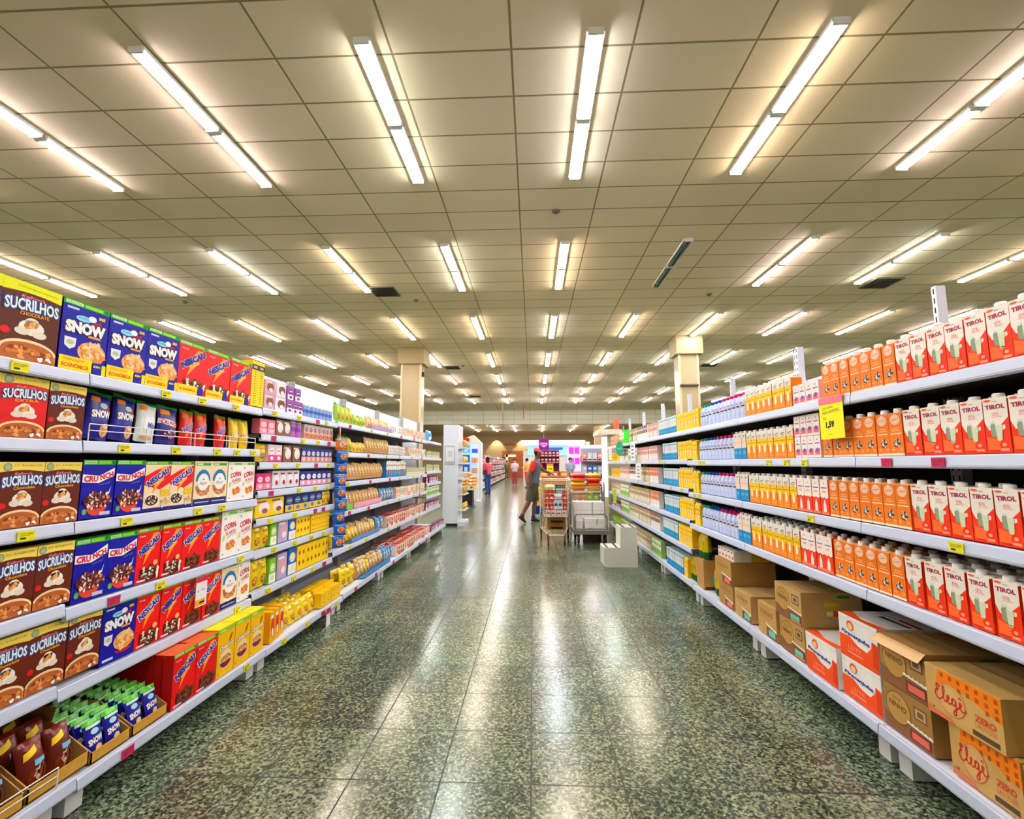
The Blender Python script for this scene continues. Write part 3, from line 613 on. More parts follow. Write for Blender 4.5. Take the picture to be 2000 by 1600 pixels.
kbag('biscuit_bag_yellow', .12, .17, .06, foil('#f4d20c'), 'yellow biscuit bag', art=lambda a, w, h: (a.rect(-w * .3, w * .3, h * .66, h * .76, P('#b8980c'), 1), a.ell(0, h * .32, w * .3, h * .16, P('#c88028'), 1), a.bits(0, h * .32, w * .26, h * .14, [P('#e8b058'), P('#a05c18')], 18, w * .09, 2, 4)), n=6, m=8)

def gbag(name, desc, base, c2, c3, w=.11, h=.16, d=.06, txt=None, bits=(), top=None, seed=1, bot=None):
    def art(a, w, h):
        a.ell(0, h * .60, w * .34, h * .12, P(c2), 1)
        a.ell(w * .05, h * .28, w * .32, h * .16, P(c3), 1)
        a.rect(-w * .25, w * .25, h * .57, h * .62, P(base), 2)
        if bits: a.bits(0, h * .28, w * .3, h * .14, [P(x) for x in bits], 14, w * .09, 2, seed)
    kbag(name, w, h, d, foil(base), desc, top=foil(top or base), bot=foil(bot or base), art=art, n=6, m=8, cat='biscuit bag')
gbag('biscuit_bag_tan', 'tan biscuit bag', '#cfa050', '#f4e0a0', '#e8b468', bits=('#f8e4b0', '#a87030'), top='#e0b868')
gbag('biscuit_bag_tan_pale', 'pale gold biscuit bag', '#dcb870', '#f8ecd0', '#c88c40', bits=('#f8e8c0', '#b88040'))
gbag('biscuit_bag_green', 'green and yellow biscuit bag', '#8fb818', '#e8dc30', '#c89028', bits=('#d8a030', '#6a8c10'), w=.10, h=.19, top='#4c8414', bot='#7cc818')
gbag('biscuit_bag_white_blue', 'white and blue biscuit bag', '#e8e4d8', '#4aa0c8', '#d87868', bits=('#b84838', '#f0ece0'), h=.13)
gbag('biscuit_bag_blue', 'blue biscuit bag', '#3c8cc8', '#e8e0c0', '#f0dcb0', h=.15, bits=('#f8f0d8', '#c89858'))
gbag('biscuit_bag_red', 'red and white biscuit bag', '#e8d8c4', '#d83420', '#e8a070', h=.15, top='#c82014', bits=('#f4ead8', '#c87848'))
gbag('biscuit_bag_yellow_bright', 'bright yellow biscuit bag', '#f2c81c', '#f8f0c0', '#d08a28', h=.14, bits=('#f8e090', '#b87020'))

# small printed boxes, cans and jars of every colour
def gbox(name, desc, base, c2, c3, w=.1, h=.12, d=.06, kindn='box', txtc=None, top=None, style=0):
    a = carton_body(w, d, h, P(base), P(base), P(top or base))
    if style == 0:
        a.rect(-w / 2, w / 2, 0, h * .38, P(c2), 1); a.ell(0, h * .62, w * .36, h * .18, P(c3), 1); a.rect(-w * .28, w * .28, h * .60, h * .66, P(c2), 2); a.ell(w * .05, h * .2, w * .24, h * .11, P(c3), 2)
    elif style == 1:
        a.ell(w * .08, h * .5, w * .36, h * .34, P(c2), 1); a.ell(w * .12, h * .32, w * .2, h * .14, P(c3), 2); a.rect(-w * .4, w * .2, h * .78, h * .88, P(c3), 2)
    elif style == 2:      # rows of dots
        for i in range(2):
            for j in range(2): a.ell((i - .5) * w * .45, h * (.3 + .42 * j), w * .14, h * .11, P(c2), 1, 10); a.ell((i - .5) * w * .45, h * (.3 + .42 * j), w * .08, h * .06, P(c3), 2, 8)
    elif style == 3:      # tall split pack with white glass
        a.rect(-w / 2, w / 2, h * .45, h, P(c2), 1); a.rect(-w * .34, w * .34, h * .68, h * .78, P(c3), 2); a.ell(0, h * .28, w * .22, h * .15, P(c3), 2)
    kind(name, a, w, d, h, desc, kindn)
def gcan(name, desc, base, c2, c3, w=.08, h=.11, lid='#d8d8d4', catn='can'):
    a = MB(); r = w / 2 * .96
    a.lathe(0, 0, [(r * .96, 0, P(base)), (r, .004, P(base)), (r, h * .35, P(c2)), (r, h * .62, P(base)), (r, h * .9, M(lid, .3, .4)), (r * 1.02, h * .91, M(lid, .3, .4)), (r * 1.02, h, M(lid, .3, .4)), (r * .9, h, M(lid, .3, .4))], 14)
    a.map = lambda x, z, L: (r * math.sin(x / r), -r * math.cos(x / r) - .0006 * L, z)
    a.rect(-w * .25, w * .25, h * .66, h * .84, P(c3), 1); kind(name, a, w, w, h, desc, catn)
gbox('formula_box_pink', 'pink and brown boxed milk powder', '#d8a8b8', '#8a4a34', '#f0e4e4', w=.13, h=.105, style=1)
gbox('formula_box_white', 'white boxed milk powder, brown patch', '#ece4ec', '#7a4430', '#f8f6f4', w=.13, h=.105, style=1)
gbox('formula_box_purple', 'purple and white milk powder box', '#9858a8', '#f0ecf4', '#7a2a88', w=.09, h=.105, style=0)
gcan('powder_can_blue', 'small blue and lilac powder can', '#88a8e0', '#4878c8', '#f0f0ff', w=.075, h=.10)
gbox('dessert_box_pink', 'pink dessert box', '#e87890', '#f0a0b0', '#f8d8e0', w=.11, h=.105, style=0)
gbox('dessert_box_brown', 'brown and white dessert box', '#8a5c40', '#f4f0ec', '#e8e0dc', w=.11, h=.12, style=1)
gcan('powder_can_purple', 'purple and white powder can', '#c070c8', '#9050b0', '#f4ecf8', w=.095, h=.125)
gbox('powder_box_lilac', 'lilac and orange powder box', '#e0c8b0', '#e88838', '#8868b0', w=.08, h=.12, style=0)
gbox('powder_box_magenta', 'white and magenta powder box', '#f0d8e0', '#e04888', '#f8f4f4', w=.09, h=.125, style=0)
gbox('powder_box_navy_peach', 'navy and peach powder box', '#28388c', '#e89878', '#d8dcf0', w=.085, h=.115, style=0)
gbox('powder_box_pink_low', 'hot pink oat box', '#d82c78', '#f08ca0', '#f8d0d8', w=.10, h=.115, style=0)
gbox('oat_box_grey', 'grey white oat box, red fruit', '#dcdae4', '#f0eef4', '#a82c28', w=.105, h=.13, style=1)
gbox('oat_box_navy', 'navy and pink oat box', '#24308c', '#e8a0b8', '#f0f0f8', w=.10, h=.12, style=0)
gbox('oat_box_yellow_wide', 'wide yellow oat carton', '#f4cc10', '#f0e8ec', '#a84838', w=.19, h=.13, style=1)
gbox('cereal_bag_navy_gold', 'navy and gold small pack', '#1a2a78', '#e8bc28', '#4878c8', w=.13, h=.14, style=0)
gbox('starch_box_yellow', 'yellow starch box with dots', '#ffd808', '#f09010', '#8a5a08', w=.13, h=.17, style=2)
gbox('starch_box_yellow_plain', 'yellow starch box', '#fccc0c', '#f0b008', '#a86c08', w=.09, h=.085, style=2)
gbox('porridge_box_green', 'green and white porridge pack', '#7cc828', '#f0f4e4', '#d8e8a0', w=.10, h=.16, style=0)
gbox('porridge_box_lilac', 'lilac porridge pack', '#b8a8d0', '#e0a8a8', '#f0e8f0', w=.13, h=.17, style=1)
gbox('porridge_box_blue', 'blue and white porridge pack', '#1c6cc0', '#f0f4ec', '#f4e8c0', w=.11, h=.18, style=0)
gbox('biscuit_box_red_yellow', 'red and yellow upright box', '#f8b408', '#d83818', '#f8f0e0', w=.055, h=.205, d=.15, style=1)
gbox('biscuit_pack_long_yellow', 'long yellow pack with red seals', '#fcc808', '#f8e050', '#e06810', w=.20, h=.12, d=.06, style=2)
gbox('wafer_box_blue_tall', 'tall blue and pink wafer pack', '#2888c4', '#f0ecdc', '#e07070', w=.075, h=.22, style=3)
gbox('wafer_box_pale', 'pale pink wafer pack', '#ecc8a8', '#f0e0c8', '#e07868', w=.08, h=.13, style=0)
gbox('wafer_box_red', 'red topped wafer pack', '#ecd8c8', '#e07040', '#d03828', w=.08, h=.14, d=.1, top='#c82010', style=0)
gbox('cracker_box_green', 'pale green cracker pack', '#b8c890', '#e8ecd0', '#d89880', w=.09, h=.12, style=0)
gbox('cracker_box_plum', 'plum and white cracker pack', '#8c3c6c', '#ecdce4', '#f0e8ec', w=.09, h=.12, style=0)
gbag('biscuit_bag_big_blue', 'big blue biscuit sack', '#4aa8dc', '#2878b8', '#e8f0f8', w=.42, h=.20, d=.1)
gcan('spread_can_yellow', 'yellow milk powder can', '#f0c418', '#e8b010', '#f8e890', w=.10, h=.16)
gbox('tea_box_green', 'green and white milk box', '#a8c870', '#e8f0d8', '#4c9c38', w=.10, h=.20, style=3)
gbox('milk_box_beige', 'beige milk box with white glass', '#d8ccae', '#b89868', '#f4f2e8', w=.085, h=.20, style=3)
gbox('milk_box_pinkish', 'pinkish milk box', '#ecd4cc', '#d8988c', '#f4f0ec', w=.085, h=.19, style=3)
gbox('milk_box_white_brown', 'white milk box, brown bands', '#f0ece6', '#8a6458', '#f4f0ec', w=.10, h=.20, style=3)
gbox('milk_box_orange_white', 'orange and white milk box', '#f0e8e0', '#e87838', '#d8d0e8', w=.085, h=.20, style=3)
gbox('snack_can_lime', 'lime green can', '#9ac818', '#78a810', '#e0f0a0', w=.11, h=.19, style=0)
gbox('powder_tub_orange', 'orange powder pack', '#e0743c', '#c8a070', '#e8d0b0', w=.12, h=.20, style=3)

# milk cartons
def cap_mb(x, h, col=P('#f4f4f0')):
    c = MB(); c.lathe(x, -.012, [(.017, h - .004, col), (.017, h + .012, col), (.014, h + .016, col)], 12); return c
def mcarton(name, w, d, h, front, sides, top, art, desc, capcol=None, capx=-.006):
    a = MB(front=-d / 2)
    e = .006; zt = h - .008
    a.box(-w / 2, w / 2, -d / 2, d / 2, 0, zt, sides, top, front)
    v = [(-w / 2, -d / 2, zt), (w / 2, -d / 2, zt), (w / 2, d / 2, zt), (-w / 2, d / 2, zt), (-w / 2, -d * .2, h), (w / 2, -d * .2, h), (w / 2, d / 2, h), (-w / 2, d / 2, h)]
    a.add(v, [(0, 1, 5, 4), (4, 5, 6, 7), (1, 2, 6, 5), (2, 3, 7, 6), (3, 0, 4, 7)], top)
    art(a, w, h); c = cap_mb(capx, h, capcol or P('#f6f4f0'))
    kind(name, a, w, d, h, desc, 'milk carton', c)
def art_tirol(a, w, h):
    R, R2 = P('#f23404'), P('#ff6a28')
    a.rect(-w / 2, w / 2, 0, h, P('#efe9de'), .5)
    a.poly([(-w / 2, 0), (w / 2, 0), (w / 2, h * .60), (w * .22, h * .50), (w * .34, h * .50), (w * .34, h * .44), (0, h * .36), (-w * .34, h * .42), (-w / 2, h * .56)], R, 1)
    a.poly([(w * .16, h * .50), (w / 2, h * .64), (w / 2, h * .50)], R, 1.5)
    a.poly([(-w * .45, h * .06), (w * .1, h * .06), (w * .02, h * .16), (w * .12, h * .20), (-w * .1, h * .26), (-w * .45, h * .30)], R2, 2)
    a.ell(-w * .30, h * .95, w * .16, h * .022, P('#f06038'), 2); a.rect(-w * .1, w * .1, h * .925, h * .94, P('#b8b0a0'), 2)
    a.text('TIROL', 0, h * .835, w * .82, h * .085, P('#a8204c'), 2, rot=.03, bold=.04)
    a.text('0%', 0, h * .70, w * .30, h * .065, P('#f08080'), 2); a.rect(-w * .18, w * .24, h * .645, h * .655, P('#f09890'), 2)
    a.poly([(-w * .24, h * .30), (-w * .04, h * .28), (-w * .04, h * .48), (-w * .10, h * .56), (-w * .2, h * .56), (-w * .27, h * .48)], P('#8a9a80'), 3); a.ell(-w * .15, h * .55, w * .07, h * .025, P('#d0dcd8'), 4)
    a.poly([(-w * .02, h * .24), (w * .19, h * .24), (w * .24, h * .50), (-w * .06, h * .50)], P('#d2dab8'), 3.5); a.ell(w * .085, h * .24, w * .105, h * .02, P('#d2dab8'), 3.5)
    a.ell(w * .24, h * .15, w * .09, h * .032, P('#e8a080'), 3); a.rect(w * .08, w * .42, h * .04, h * .085, P('#ff9878'), 3); a.rect(-w * .4, w * .02, h * .03, h * .06, P('#d02800'), 3)
mcarton('milk_carton_white_orange', .077, .07, .195, P('#efe9de'), P('#ee3a08'), P('#efe6da'), art_tirol, 'white and red-orange milk carton')
def art_orange(a, w, h):
    a.rect(-w / 2, w / 2, 0, h * .05, P('#f6e0c0'), 1)
    a.ell(0, h * .82, w * .36, h * .12, P('#f8c8a8'), 1); a.text('Jussara', 0, h * .82, w * .56, h * .05, P('#c85048'), 2, rot=.15); a.ell(0, h * .92, w * .1, h * .02, P('#f8f0e8'), 2)
    for z, q in ((.62, .22), (.57, .30)): a.rect(-w * q, w * q, h * z - h * .012, h * z + h * .012, P('#f8b070'), 1)
    a.rect(-w * .4, w * .4, h * .49, h * .51, P('#fbe6c0'), 1)
    a.ell(w * .03, h * .28, w * .24, h * .10, P('#f0c8a0'), 1); a.bits(w * .03, h * .28, w * .22, h * .09, [P('#2c2c30'), P('#e8e4dc'), P('#4a3a38')], 16, w * .09, 2, 5)
    a.ell(-w * .3, h * .14, w * .12, h * .03, P('#ffa048'), 1); a.rect(w * .2, w * .42, h * .10, h * .17, P('#f09858'), 1)
mcarton('milk_carton_orange', .077, .07, .195, P('#ee7a18'), P('#e06a18'), P('#f0a060'), art_orange, 'orange milk carton with splash')
def art_yel(a, w, h):
    a.rect(-w / 2, w / 2, h * .70, h, P('#ece8dc'), 1); a.text('ninho', 0, h * .84, w * .6, h * .05, P('#4a4850'), 2, rot=.2, bold=.03); a.rect(-w * .3, w * .3, h * .77, h * .785, P('#c05040'), 2)
    a.poly([(-w / 2, h * .45), (w / 2, h * .45), (w / 2, h * .66), (w * .3, h * .72), (0, h * .76), (-w * .3, h * .72), (-w / 2, h * .66)], P('#f6c800'), 1.5); a.rect(-w * .4, w * .4, h * .575, h * .60, P('#a88808'), 2)
    a.ell(-w * .02, h * .35, w * .17, h * .16, P('#f8ecd0'), 2); a.ell(w * .18, h * .37, w * .14, h * .12, P('#f0a040'), 1.8); a.rect(-w * .3, w * .4, h * .11, h * .13, P('#ffb060'), 2)
mcarton('milk_carton_yellow_orange', .074, .07, .195, P('#f08a10'), P('#e87c10'), P('#e8e2d4'), art_yel, 'yellow and orange milk carton')
def art_flame(a, w, h):
    a.rect(-w / 2, w / 2, 0, h * .08, P('#f87850'), 1)
    a.poly([(-w / 2, h), (-w / 2, h * .50), (-w * .25, h * .46), (0, h * .49), (w * .25, h * .45), (w / 2, h * .49), (w / 2, h)][::-1], P('#f8ece4'), 1)
    a.rect(-w * .05, w * .05, h * .86, h * .90, P('#a07070'), 2); a.rect(-w * .36, w * .36, h * .74, h * .77, P('#68688c'), 2); a.rect(-w * .22, w * .22, h * .62, h * .67, P('#f0b0a8'), 2)
    a.poly([(-w * .20, h * .08), (w * .18, h * .08), (w * .18, h * .26), (0, h * .44), (-w * .16, h * .30)], P('#fbe0d4'), 2)
mcarton('milk_carton_red_white', .074, .07, .195, P('#f03c14'), P('#e83410'), P('#e8503c'), art_flame, 'white and red scalloped milk carton')
def art_blue(a, w, h):
    a.rect(-w / 2, w / 2, h * .42, h, P('#ecdcd0'), 1); a.ell(0, h * .62, w * .42, h * .16, P('#f0d4c4'), 1.5); a.text('Leite', 0, h * .66, w * .5, h * .05, P('#c05848'), 2, rot=.1); a.ell(0, h * .88, w * .2, h * .04, P('#8a98a8'), 2); a.rect(-w * .3, w * .3, h * .2, h * .3, P('#48b4dc'), 2)
mcarton('milk_carton_blue_cream', .074, .07, .2, P('#1088c4'), P('#0c78b0'), P('#e0d8cc'), art_blue, 'cream and blue milk carton')
def art_ybox(a, w, h):
    a.rect(-w / 2, w / 2, h * .50, h * .53, P('#e0a400'), 1); a.ell(-w * .05, h * .34, w * .2, h * .16, P('#f8e0c0'), 1); a.ell(w * .16, h * .34, w * .14, h * .13, P('#f09838'), 1); a.rect(-w * .34, w * .34, h * .72, h * .78, P('#c89c08'), 1); a.rect(-w * .1, w * .1, h * .9, h * .94, P('#f8f0d0'), 1)
mcarton('milk_carton_yellow', .074, .07, .195, P('#ffcc00'), P('#f0bc00'), P('#f4d040'), art_ybox, 'yellow milk carton')
def art_wblue(a, w, h):
    a.rect(-w / 2, w / 2, h * .38, h, P('#d4e2e8'), 1); a.rect(-w / 2, w / 2, h * .34, h * .40, P('#38b4d8'), 1.5); a.rect(-w * .3, w * .3, h * .56, h * .72, P('#e8c8c4'), 2); a.rect(-w * .36, w * .36, h * .84, h * .92, P('#58a8b8'), 2); a.rect(-w * .3, w * .3, h * .16, h * .22, P('#48b8e0'), 2)
mcarton('milk_carton_white_blue', .074, .07, .195, P('#0c88c0'), P('#1c7cb0'), P('#a8c8d0'), art_wblue, 'white and blue milk carton')
def art_small(a, w, h):
    a.rect(-w * .34, w * .34, h * .62, h * .68, P('#8a8090'), 1); a.rect(-w * .1, w * .1, h * .78, h * .86, P('#b89098'), 1)
    a.poly([(-w * .4, h * .12), (w * .4, h * .12), (w * .4, h * .42), (-w * .4, h * .36)], P('#e86878'), 1); a.ell(0, h * .34, w * .2, h * .1, P('#5058a8'), 2)
a = carton_body(.062, .06, .125, P('#f2e4e0'), P('#e4c8c8'), P('#e8c0c0')); art_small(a, .062, .125); kind('cream_box_small', a, .062, .06, .125, 'small white and red cream box', 'milk carton')

def bottle(name, capc, txtc, desc):
    a = MB(); b = M('#c2d0f4', .3, 0, 0, 0); lb = P('#d2daf4'); r = .036
    a.lathe(0, 0, [(r * .85, 0, b), (r, .008, b), (r, .05, lb), (r, .115, b), (r * .98, .135, b), (r * .7, .168, b), (r * .5, .18, b), (r * .5, .182, b)], 14)
    a.map = lambda x, z, L: (r * math.sin(x / r), -r * math.cos(x / r) - .0006 * L, z)
    a.text('parmalat', 0, .095, .06, .018, P('#1c2440'), 1, bold=.05); a.ell(0, .118, .010, .007, P(capc), 1); a.rect(-.022, .022, .060, .080, P(txtc), 1); a.rect(-.016, .016, .035, .043, P(txtc), 1)
    c = MB(); cm = P(capc); c.lathe(0, 0, [(r * .53, .178, cm), (r * .53, .2, cm), (r * .45, .203, cm)], 12)
    kind(name, a, .074, .074, .203, desc, 'bottle', c)
bottle('milk_bottle_green', '#10966c', '#80c8b0', 'clear milk bottle, green cap'); bottle('milk_bottle_blue', '#1c4cb0', '#6c9cdc', 'clear milk bottle, blue cap'); bottle('milk_bottle_pink', '#d0146c', '#f0a8b8', 'clear milk bottle, pink cap')

# ------------------------------------------------------------------ putting goods on shelves
COUNT = {}
rj = random.Random(11)
def put(kn, side, y, z, x=None, shelf='', row='front row', sx=1, sz=1, tilt=0, yaw=0, cap=False, lean=0, sy=1):
    """one product; side -1: faces +x (left run), +1: faces -x (right run); y = centre; x = front plane"""
    K = KIND[kn]
    X = x if x is not None else (-1.93 if side < 0 else 1.622)
    X = X - (K['d'] * sy / 2) if side < 0 else X + K['d'] * sy / 2
    z += abs(math.sin(lean)) * K['w'] * sx * .5
    if side > 0 and y > 4.905:
        for q, dz in ((1.420, .012), (1.102, .030), (.787, .030)):
            if abs(z - q) < .002: z += dz
    key = (K['desc'], shelf, row); COUNT[key] = COUNT.get(key, 0) + 1
    sd = 'left' if side < 0 else 'right'
    o = link(kn, K['mesh'], (X, y, z + .0008), (PI / 2 if side < 0 else -PI / 2) + yaw)
    o.rotation_euler[0] = tilt; o.rotation_euler[1] = lean
    o.scale = (sx, sy, sz)
    tag(o, '%s, %s from near end, %s %s, %s' % (K['desc'], nth(COUNT[key]), sd, shelf, row), K['cat'], '%s rows on the %s %s' % (K['cat'], sd, shelf))
    if cap and K['cap']: link('cap', K['cap'], parent=o)
    return o
def fill(kn, side, y0, y1, z, n=None, gap=.002, rows=1, **kw):
    K = KIND[kn]; n = n or max(1, int(round((y1 - y0) / (K['w'] + gap)))); st = (y1 - y0) / n
    x0 = kw.pop('x', None); jit = kw.pop('jit', .004)
    if x0 is None: x0 = -1.93 if side < 0 else 1.622
    sx = kw.pop('sx', None)
    for r in range(rows):
        for i in range(n):
            y = y0 + (i + .5) * st
            xx = x0 + (-1 if side < 0 else 1) * (r * (K['d'] + .003) + rj.uniform(0, jit))
            put(kn[0] if isinstance(kn, list) else kn, side, y, z, xx, row='front row' if r == 0 else nth(r + 1) + ' row', sx=sx or min(1.12, max(.8, (st - gap) / K['w'])), yaw=rj.uniform(-1, 1) * (.02 if st > K['w'] * 1.03 else .002), **kw)

# left, bays one and two: cereals   (kind, y0, y1)
def seq(items, z, shelf, x=None, sz=1, rows=1):
    for it in items:
        kn, y0, y1 = it[:3]; n = it[3] if len(it) > 3 else 1
        fill(kn, -1, y0, y1, z, n, shelf=shelf, x=x, sz=it[4] if len(it) > 4 else sz, rows=rows)
seq([('cereal_box_brown_big', 1.355, 1.785, 2), ('cereal_box_brown_big', .93, 1.355, 2), ('cereal_box_navy_economy', 1.79, 2.432, 3), ('cereal_box_red_economy', 2.436, 3.10, 3), ], 1.779, 'top shelf'); seq([('cereal_box_edge_on', 3.105, 3.255, 2)], 1.788, 'top shelf')
seq([('cereal_box_red_flakes', 1.26, 1.772, 3), ('cereal_box_brown', 1.775, 1.93, 1, .93), ('cereal_box_red_flakes', .92, 1.255, 2)], 1.487, 'second shelf')
for kn, y, t in (('cereal_bag_navy', 2.03, .16), ('cereal_bag_navy', 2.16, .18), ('cereal_bag_white', 2.30, .16), ('cereal_bag_banner', 2.445, .1), ('cereal_bag_red', 2.585, .12), ('cereal_bag_red', 2.70, .12), ('cereal_bag_red', 2.88, .1), ('cereal_bag_yellow', 3.02, .05), ('cereal_bag_yellow', 3.13, .02)):
    put(kn, -1, y, 1.487, -1.955, 'second shelf', lean=t * .9, tilt=-.10, sx=.79 if y > 2.5 else 1.0, sz=1.04)
for i in range(4): put('cereal_bag_navy', -1, 1.98 + .27 * i, 1.487, -2.05, 'second shelf', row='back row', lean=.2, tilt=-.1)
seq([('cereal_box_brown', 1.02, 1.945, 6), ('cereal_box_crunch', 1.948, 2.275, 2), ('cereal_box_red_cream', 2.28, 2.615, 2), ('cereal_box_cream_bowl', 2.62, 2.915, 2), ('cereal_box_white_corn', 2.92, 3.21, 2, .94)], 1.15, 'third shelf')
seq([('cereal_box_brown', 1.04, 1.947, 6)], .822, 'fourth shelf')
seq([('cereal_box_crunch', 1.95, 2.267, 2, 1.03), ('cereal_box_red_mix', 2.27, 2.568, 2), ('cereal_box_red_dark', 2.57, 2.885, 2), ('cereal_box_white_corn', 2.89, 3.21, 2, 1.08)], .802, 'fourth shelf')
seq([('cereal_box_brown', 1.04, 1.957, 6)], .507, 'fifth shelf'); seq([('cereal_box_brown', 1.958, 2.113, 1)], .507, 'fifth shelf')
seq([('cereal_box_navy', 2.115, 2.295), ('cereal_box_red_mix', 2.30, 2.597, 2), ('cereal_box_red_dark', 2.60, 2.922, 2), ('cereal_box_cream_bowl', 2.928, 3.09, 1, 1.08), ('cereal_box_white_corn', 3.10, 3.21, 1, 1.05)], .487, 'fifth shelf')
# bottom shelf: snack bags and pouches in cut cartons, then boxes
def tray(y0, y1, z, lab, h0=.05, hb=.16, x0=-1.815, x1=-2.3, col='#c8962c', flaps=False):
    a = MB(); m = cardboard(col); m2 = cardboard('#b48c4c'); W = (y1 - y0) / 2 - .004; D = x0 - x1; t = .004
    a.box(-D, 0, -W, W, 0, t, m)
    a.box(-t, 0, -W, W, 0, h0, m); a.box(-D, -D + t, -W, W, 0, hb, m2)
    for s_ in (-1, 1):
        y = s_ * W; ya, yb = (y, y + t) if s_ < 0 else (y - t, y)
        v = [(-D, ya, 0), (0, ya, 0), (0, ya, h0), (-D * .35, ya, hb), (-D, ya, hb), (-D, yb, 0), (0, yb, 0), (0, yb, h0), (-D * .35, yb, hb), (-D, yb, hb)]
        a.add(v, [(0, 1, 2, 3, 4), (9, 8, 7, 6, 5), (1, 6, 7, 2), (2, 7, 8, 3), (3, 8, 9, 4), (0, 5, 6, 1), (0, 4, 9, 5)], m2)
        if flaps: a.add([(-D * .9, y, hb), (-D * .35, y, hb), (-D * .30, y - s_ * .012, hb + .06), (-D * .85, y - s_ * .012, hb + .07)], [(0, 1, 2, 3), (3, 2, 1, 0)], m2)
    if flaps: a.add([(-D, -W, hb), (-D, W, hb), (-D - .03, W, hb + .08), (-D - .03, -W, hb + .08)], [(0, 1, 2, 3), (3, 2, 1, 0)], m2)
    tag(link('carton_tray', a.mesh('carton_tray'), (x0, (y0 + y1) / 2, z)), lab, 'carton tray')
ZB = .174
tray(1.50, 1.74, ZB, 'cut cardboard carton of brown bags on the left bottom shelf, nearest', flaps=True)
tray(1.745, 1.985, .176, 'cut cardboard carton of brown bags, against the blue pouch carton', flaps=True)
tray(1.20, 1.49, ZB, 'cut cardboard carton at the near end of left bottom shelf', flaps=True)
rb = random.Random(4)
for j, (ya, yb) in enumerate(((1.22, 1.47), (1.52, 1.72), (1.765, 1.965))):
    for r in range(3):
        for i in range(2):
            put('snack_bag_brown', -1, ya + (i + .5) * (yb - ya) / 2, ZB + .012 + .016 * r, -1.84 - r * .10, 'bottom shelf', row=['front row', 'middle row', 'back row'][r], tilt=-.22 + rb.uniform(-.03, .03), lean=rb.uniform(-.03, .03), sx=.74 if j else .88)
tray(1.99, 2.185, .164, 'golden carton of standing navy pouches, nearer one', h0=.045, hb=.15)
tray(2.19, 2.40, .164, 'golden carton of standing navy pouches, beside red boxes', h0=.045, hb=.15)
for (ya, yb) in ((2.0, 2.175), (2.2, 2.39)):
    for r in range(6):
        for i in range(2): put('cereal_pouch_navy', -1, ya + (i + .5) * (yb - ya) / 2, 0.172 + .006 * r, -1.832 - r * .045, 'bottom shelf', row=['front row', 'second row', 'third row', 'fourth row', 'fifth row', 'back row'][r], tilt=-.3 + rb.uniform(-.04, .04), yaw=rb.uniform(-.03, .03), sx=.86)
for r in range(5): fill('cereal_box_red_dark', -1, 2.41, 2.745, .162, 2, shelf='bottom shelf', x=-1.81 - r * .058) if r == 0 else [put('cereal_box_red_dark', -1, 2.49 + .167 * i, .162, -1.812 - r * .058, 'bottom shelf', row=nth(r + 1) + ' row') for i in (0, 1)]
for r in range(4):
    for i in range(3): put('cereal_box_yellow', -1, 2.828 + .158 * i, .162, -1.812 - r * .058, 'bottom shelf', row='front row' if r == 0 else nth(r + 1) + ' row')

# left, third bay
C = [('top shelf', 1.789, [('formula_box_pink', 3.26, 3.40, 1), ('formula_box_white', 3.40, 3.58, 1), ('formula_box_purple', 3.58, 3.84, 3), ('powder_can_blue', 3.86, 4.46, 8)]),
     ('second shelf', 1.604, [('dessert_box_pink', 3.235, 3.43, 2), ('dessert_box_brown', 3.44, 3.66, 2), ('powder_can_purple', 3.67, 3.87, 2), ('powder_box_lilac', 3.88, 4.46, 7)]),
     ('third shelf', 1.404, [('biscuit_bag_yellow', 3.24, 3.35, 1, .75), ('powder_box_magenta', 3.36, 3.55, 2), ('dessert_box_brown', 3.56, 3.84, 2, 1.05), ('powder_box_navy_peach', 3.86, 4.46, 7)]),
     ('fourth shelf', 1.204, [('powder_box_pink_low', 3.235, 3.42, 2), ('oat_box_grey', 3.43, 3.84, 4), ('oat_box_navy', 3.85, 4.46, 6)]),
     ('fifth shelf', 1.009, [('oat_box_yellow_wide', 3.235, 3.62, 2), ('cereal_bag_navy_gold', 3.64, 4.28, 5), ('biscuit_bag_yellow', 4.27, 4.48, 2, .8)]),
     ('sixth shelf', .789, [('biscuit_bag_yellow', 3.235, 3.45, 2), ('porridge_box_green', 3.455, 3.54, 1), ('porridge_box_lilac', 3.55, 3.70, 1), ('porridge_box_blue', 3.71, 3.82, 1, .95), ('starch_box_yellow', 3.83, 4.07, 2)]),
     ('seventh shelf', .514, [('biscuit_bag_yellow', 3.235, 3.45, 2, 1.15), ('porridge_box_green', 3.46, 3.55, 1, 1.1), ('porridge_box_lilac', 3.56, 3.72, 1, 1.1), ('porridge_box_blue', 3.73, 3.86, 1, 1.15), ('starch_box_yellow', 3.87, 4.46, 4, 1.15)])]
for sh, z, items in C:
    sh = 'third-bay ' + sh
    seq(items, z, sh, rows=1)
for i, kn in enumerate(('formula_box_pink', 'formula_box_white', 'formula_box_purple', 'formula_box_purple')):
    put(kn, -1, 3.33 + (0, .16, .30, .42)[i], 1.789 + .1065, -1.931, 'third-bay top shelf', row='on top')
for r in range(2):
    for i in range(4): put('starch_box_yellow_plain', -1, 4.13 + .093 * i, .789 + .0865 * r, -1.93, 'third-bay sixth shelf', row=('lower', 'upper')[r] + ' layer')
zf = .159
for i, y in enumerate((3.33, 3.41, 3.49)): put('biscuit_box_red_yellow', -1, y, zf, -1.815 - .01 * i, 'third-bay bottom shelf')
rr2 = random.Random(8)
for r in range(3):
    for i in range(5):
        put('biscuit_bag_yellow', -1, 3.60 + i * .108 + rr2.uniform(-.002, .002), zf + .004, -1.84 - r * .09, 'third-bay bottom shelf', row=('front row', 'middle row', 'back row')[r], tilt=-.35 + rr2.uniform(-.04, .04), lean=rr2.uniform(-.02, .02), sz=.85, sx=.84)
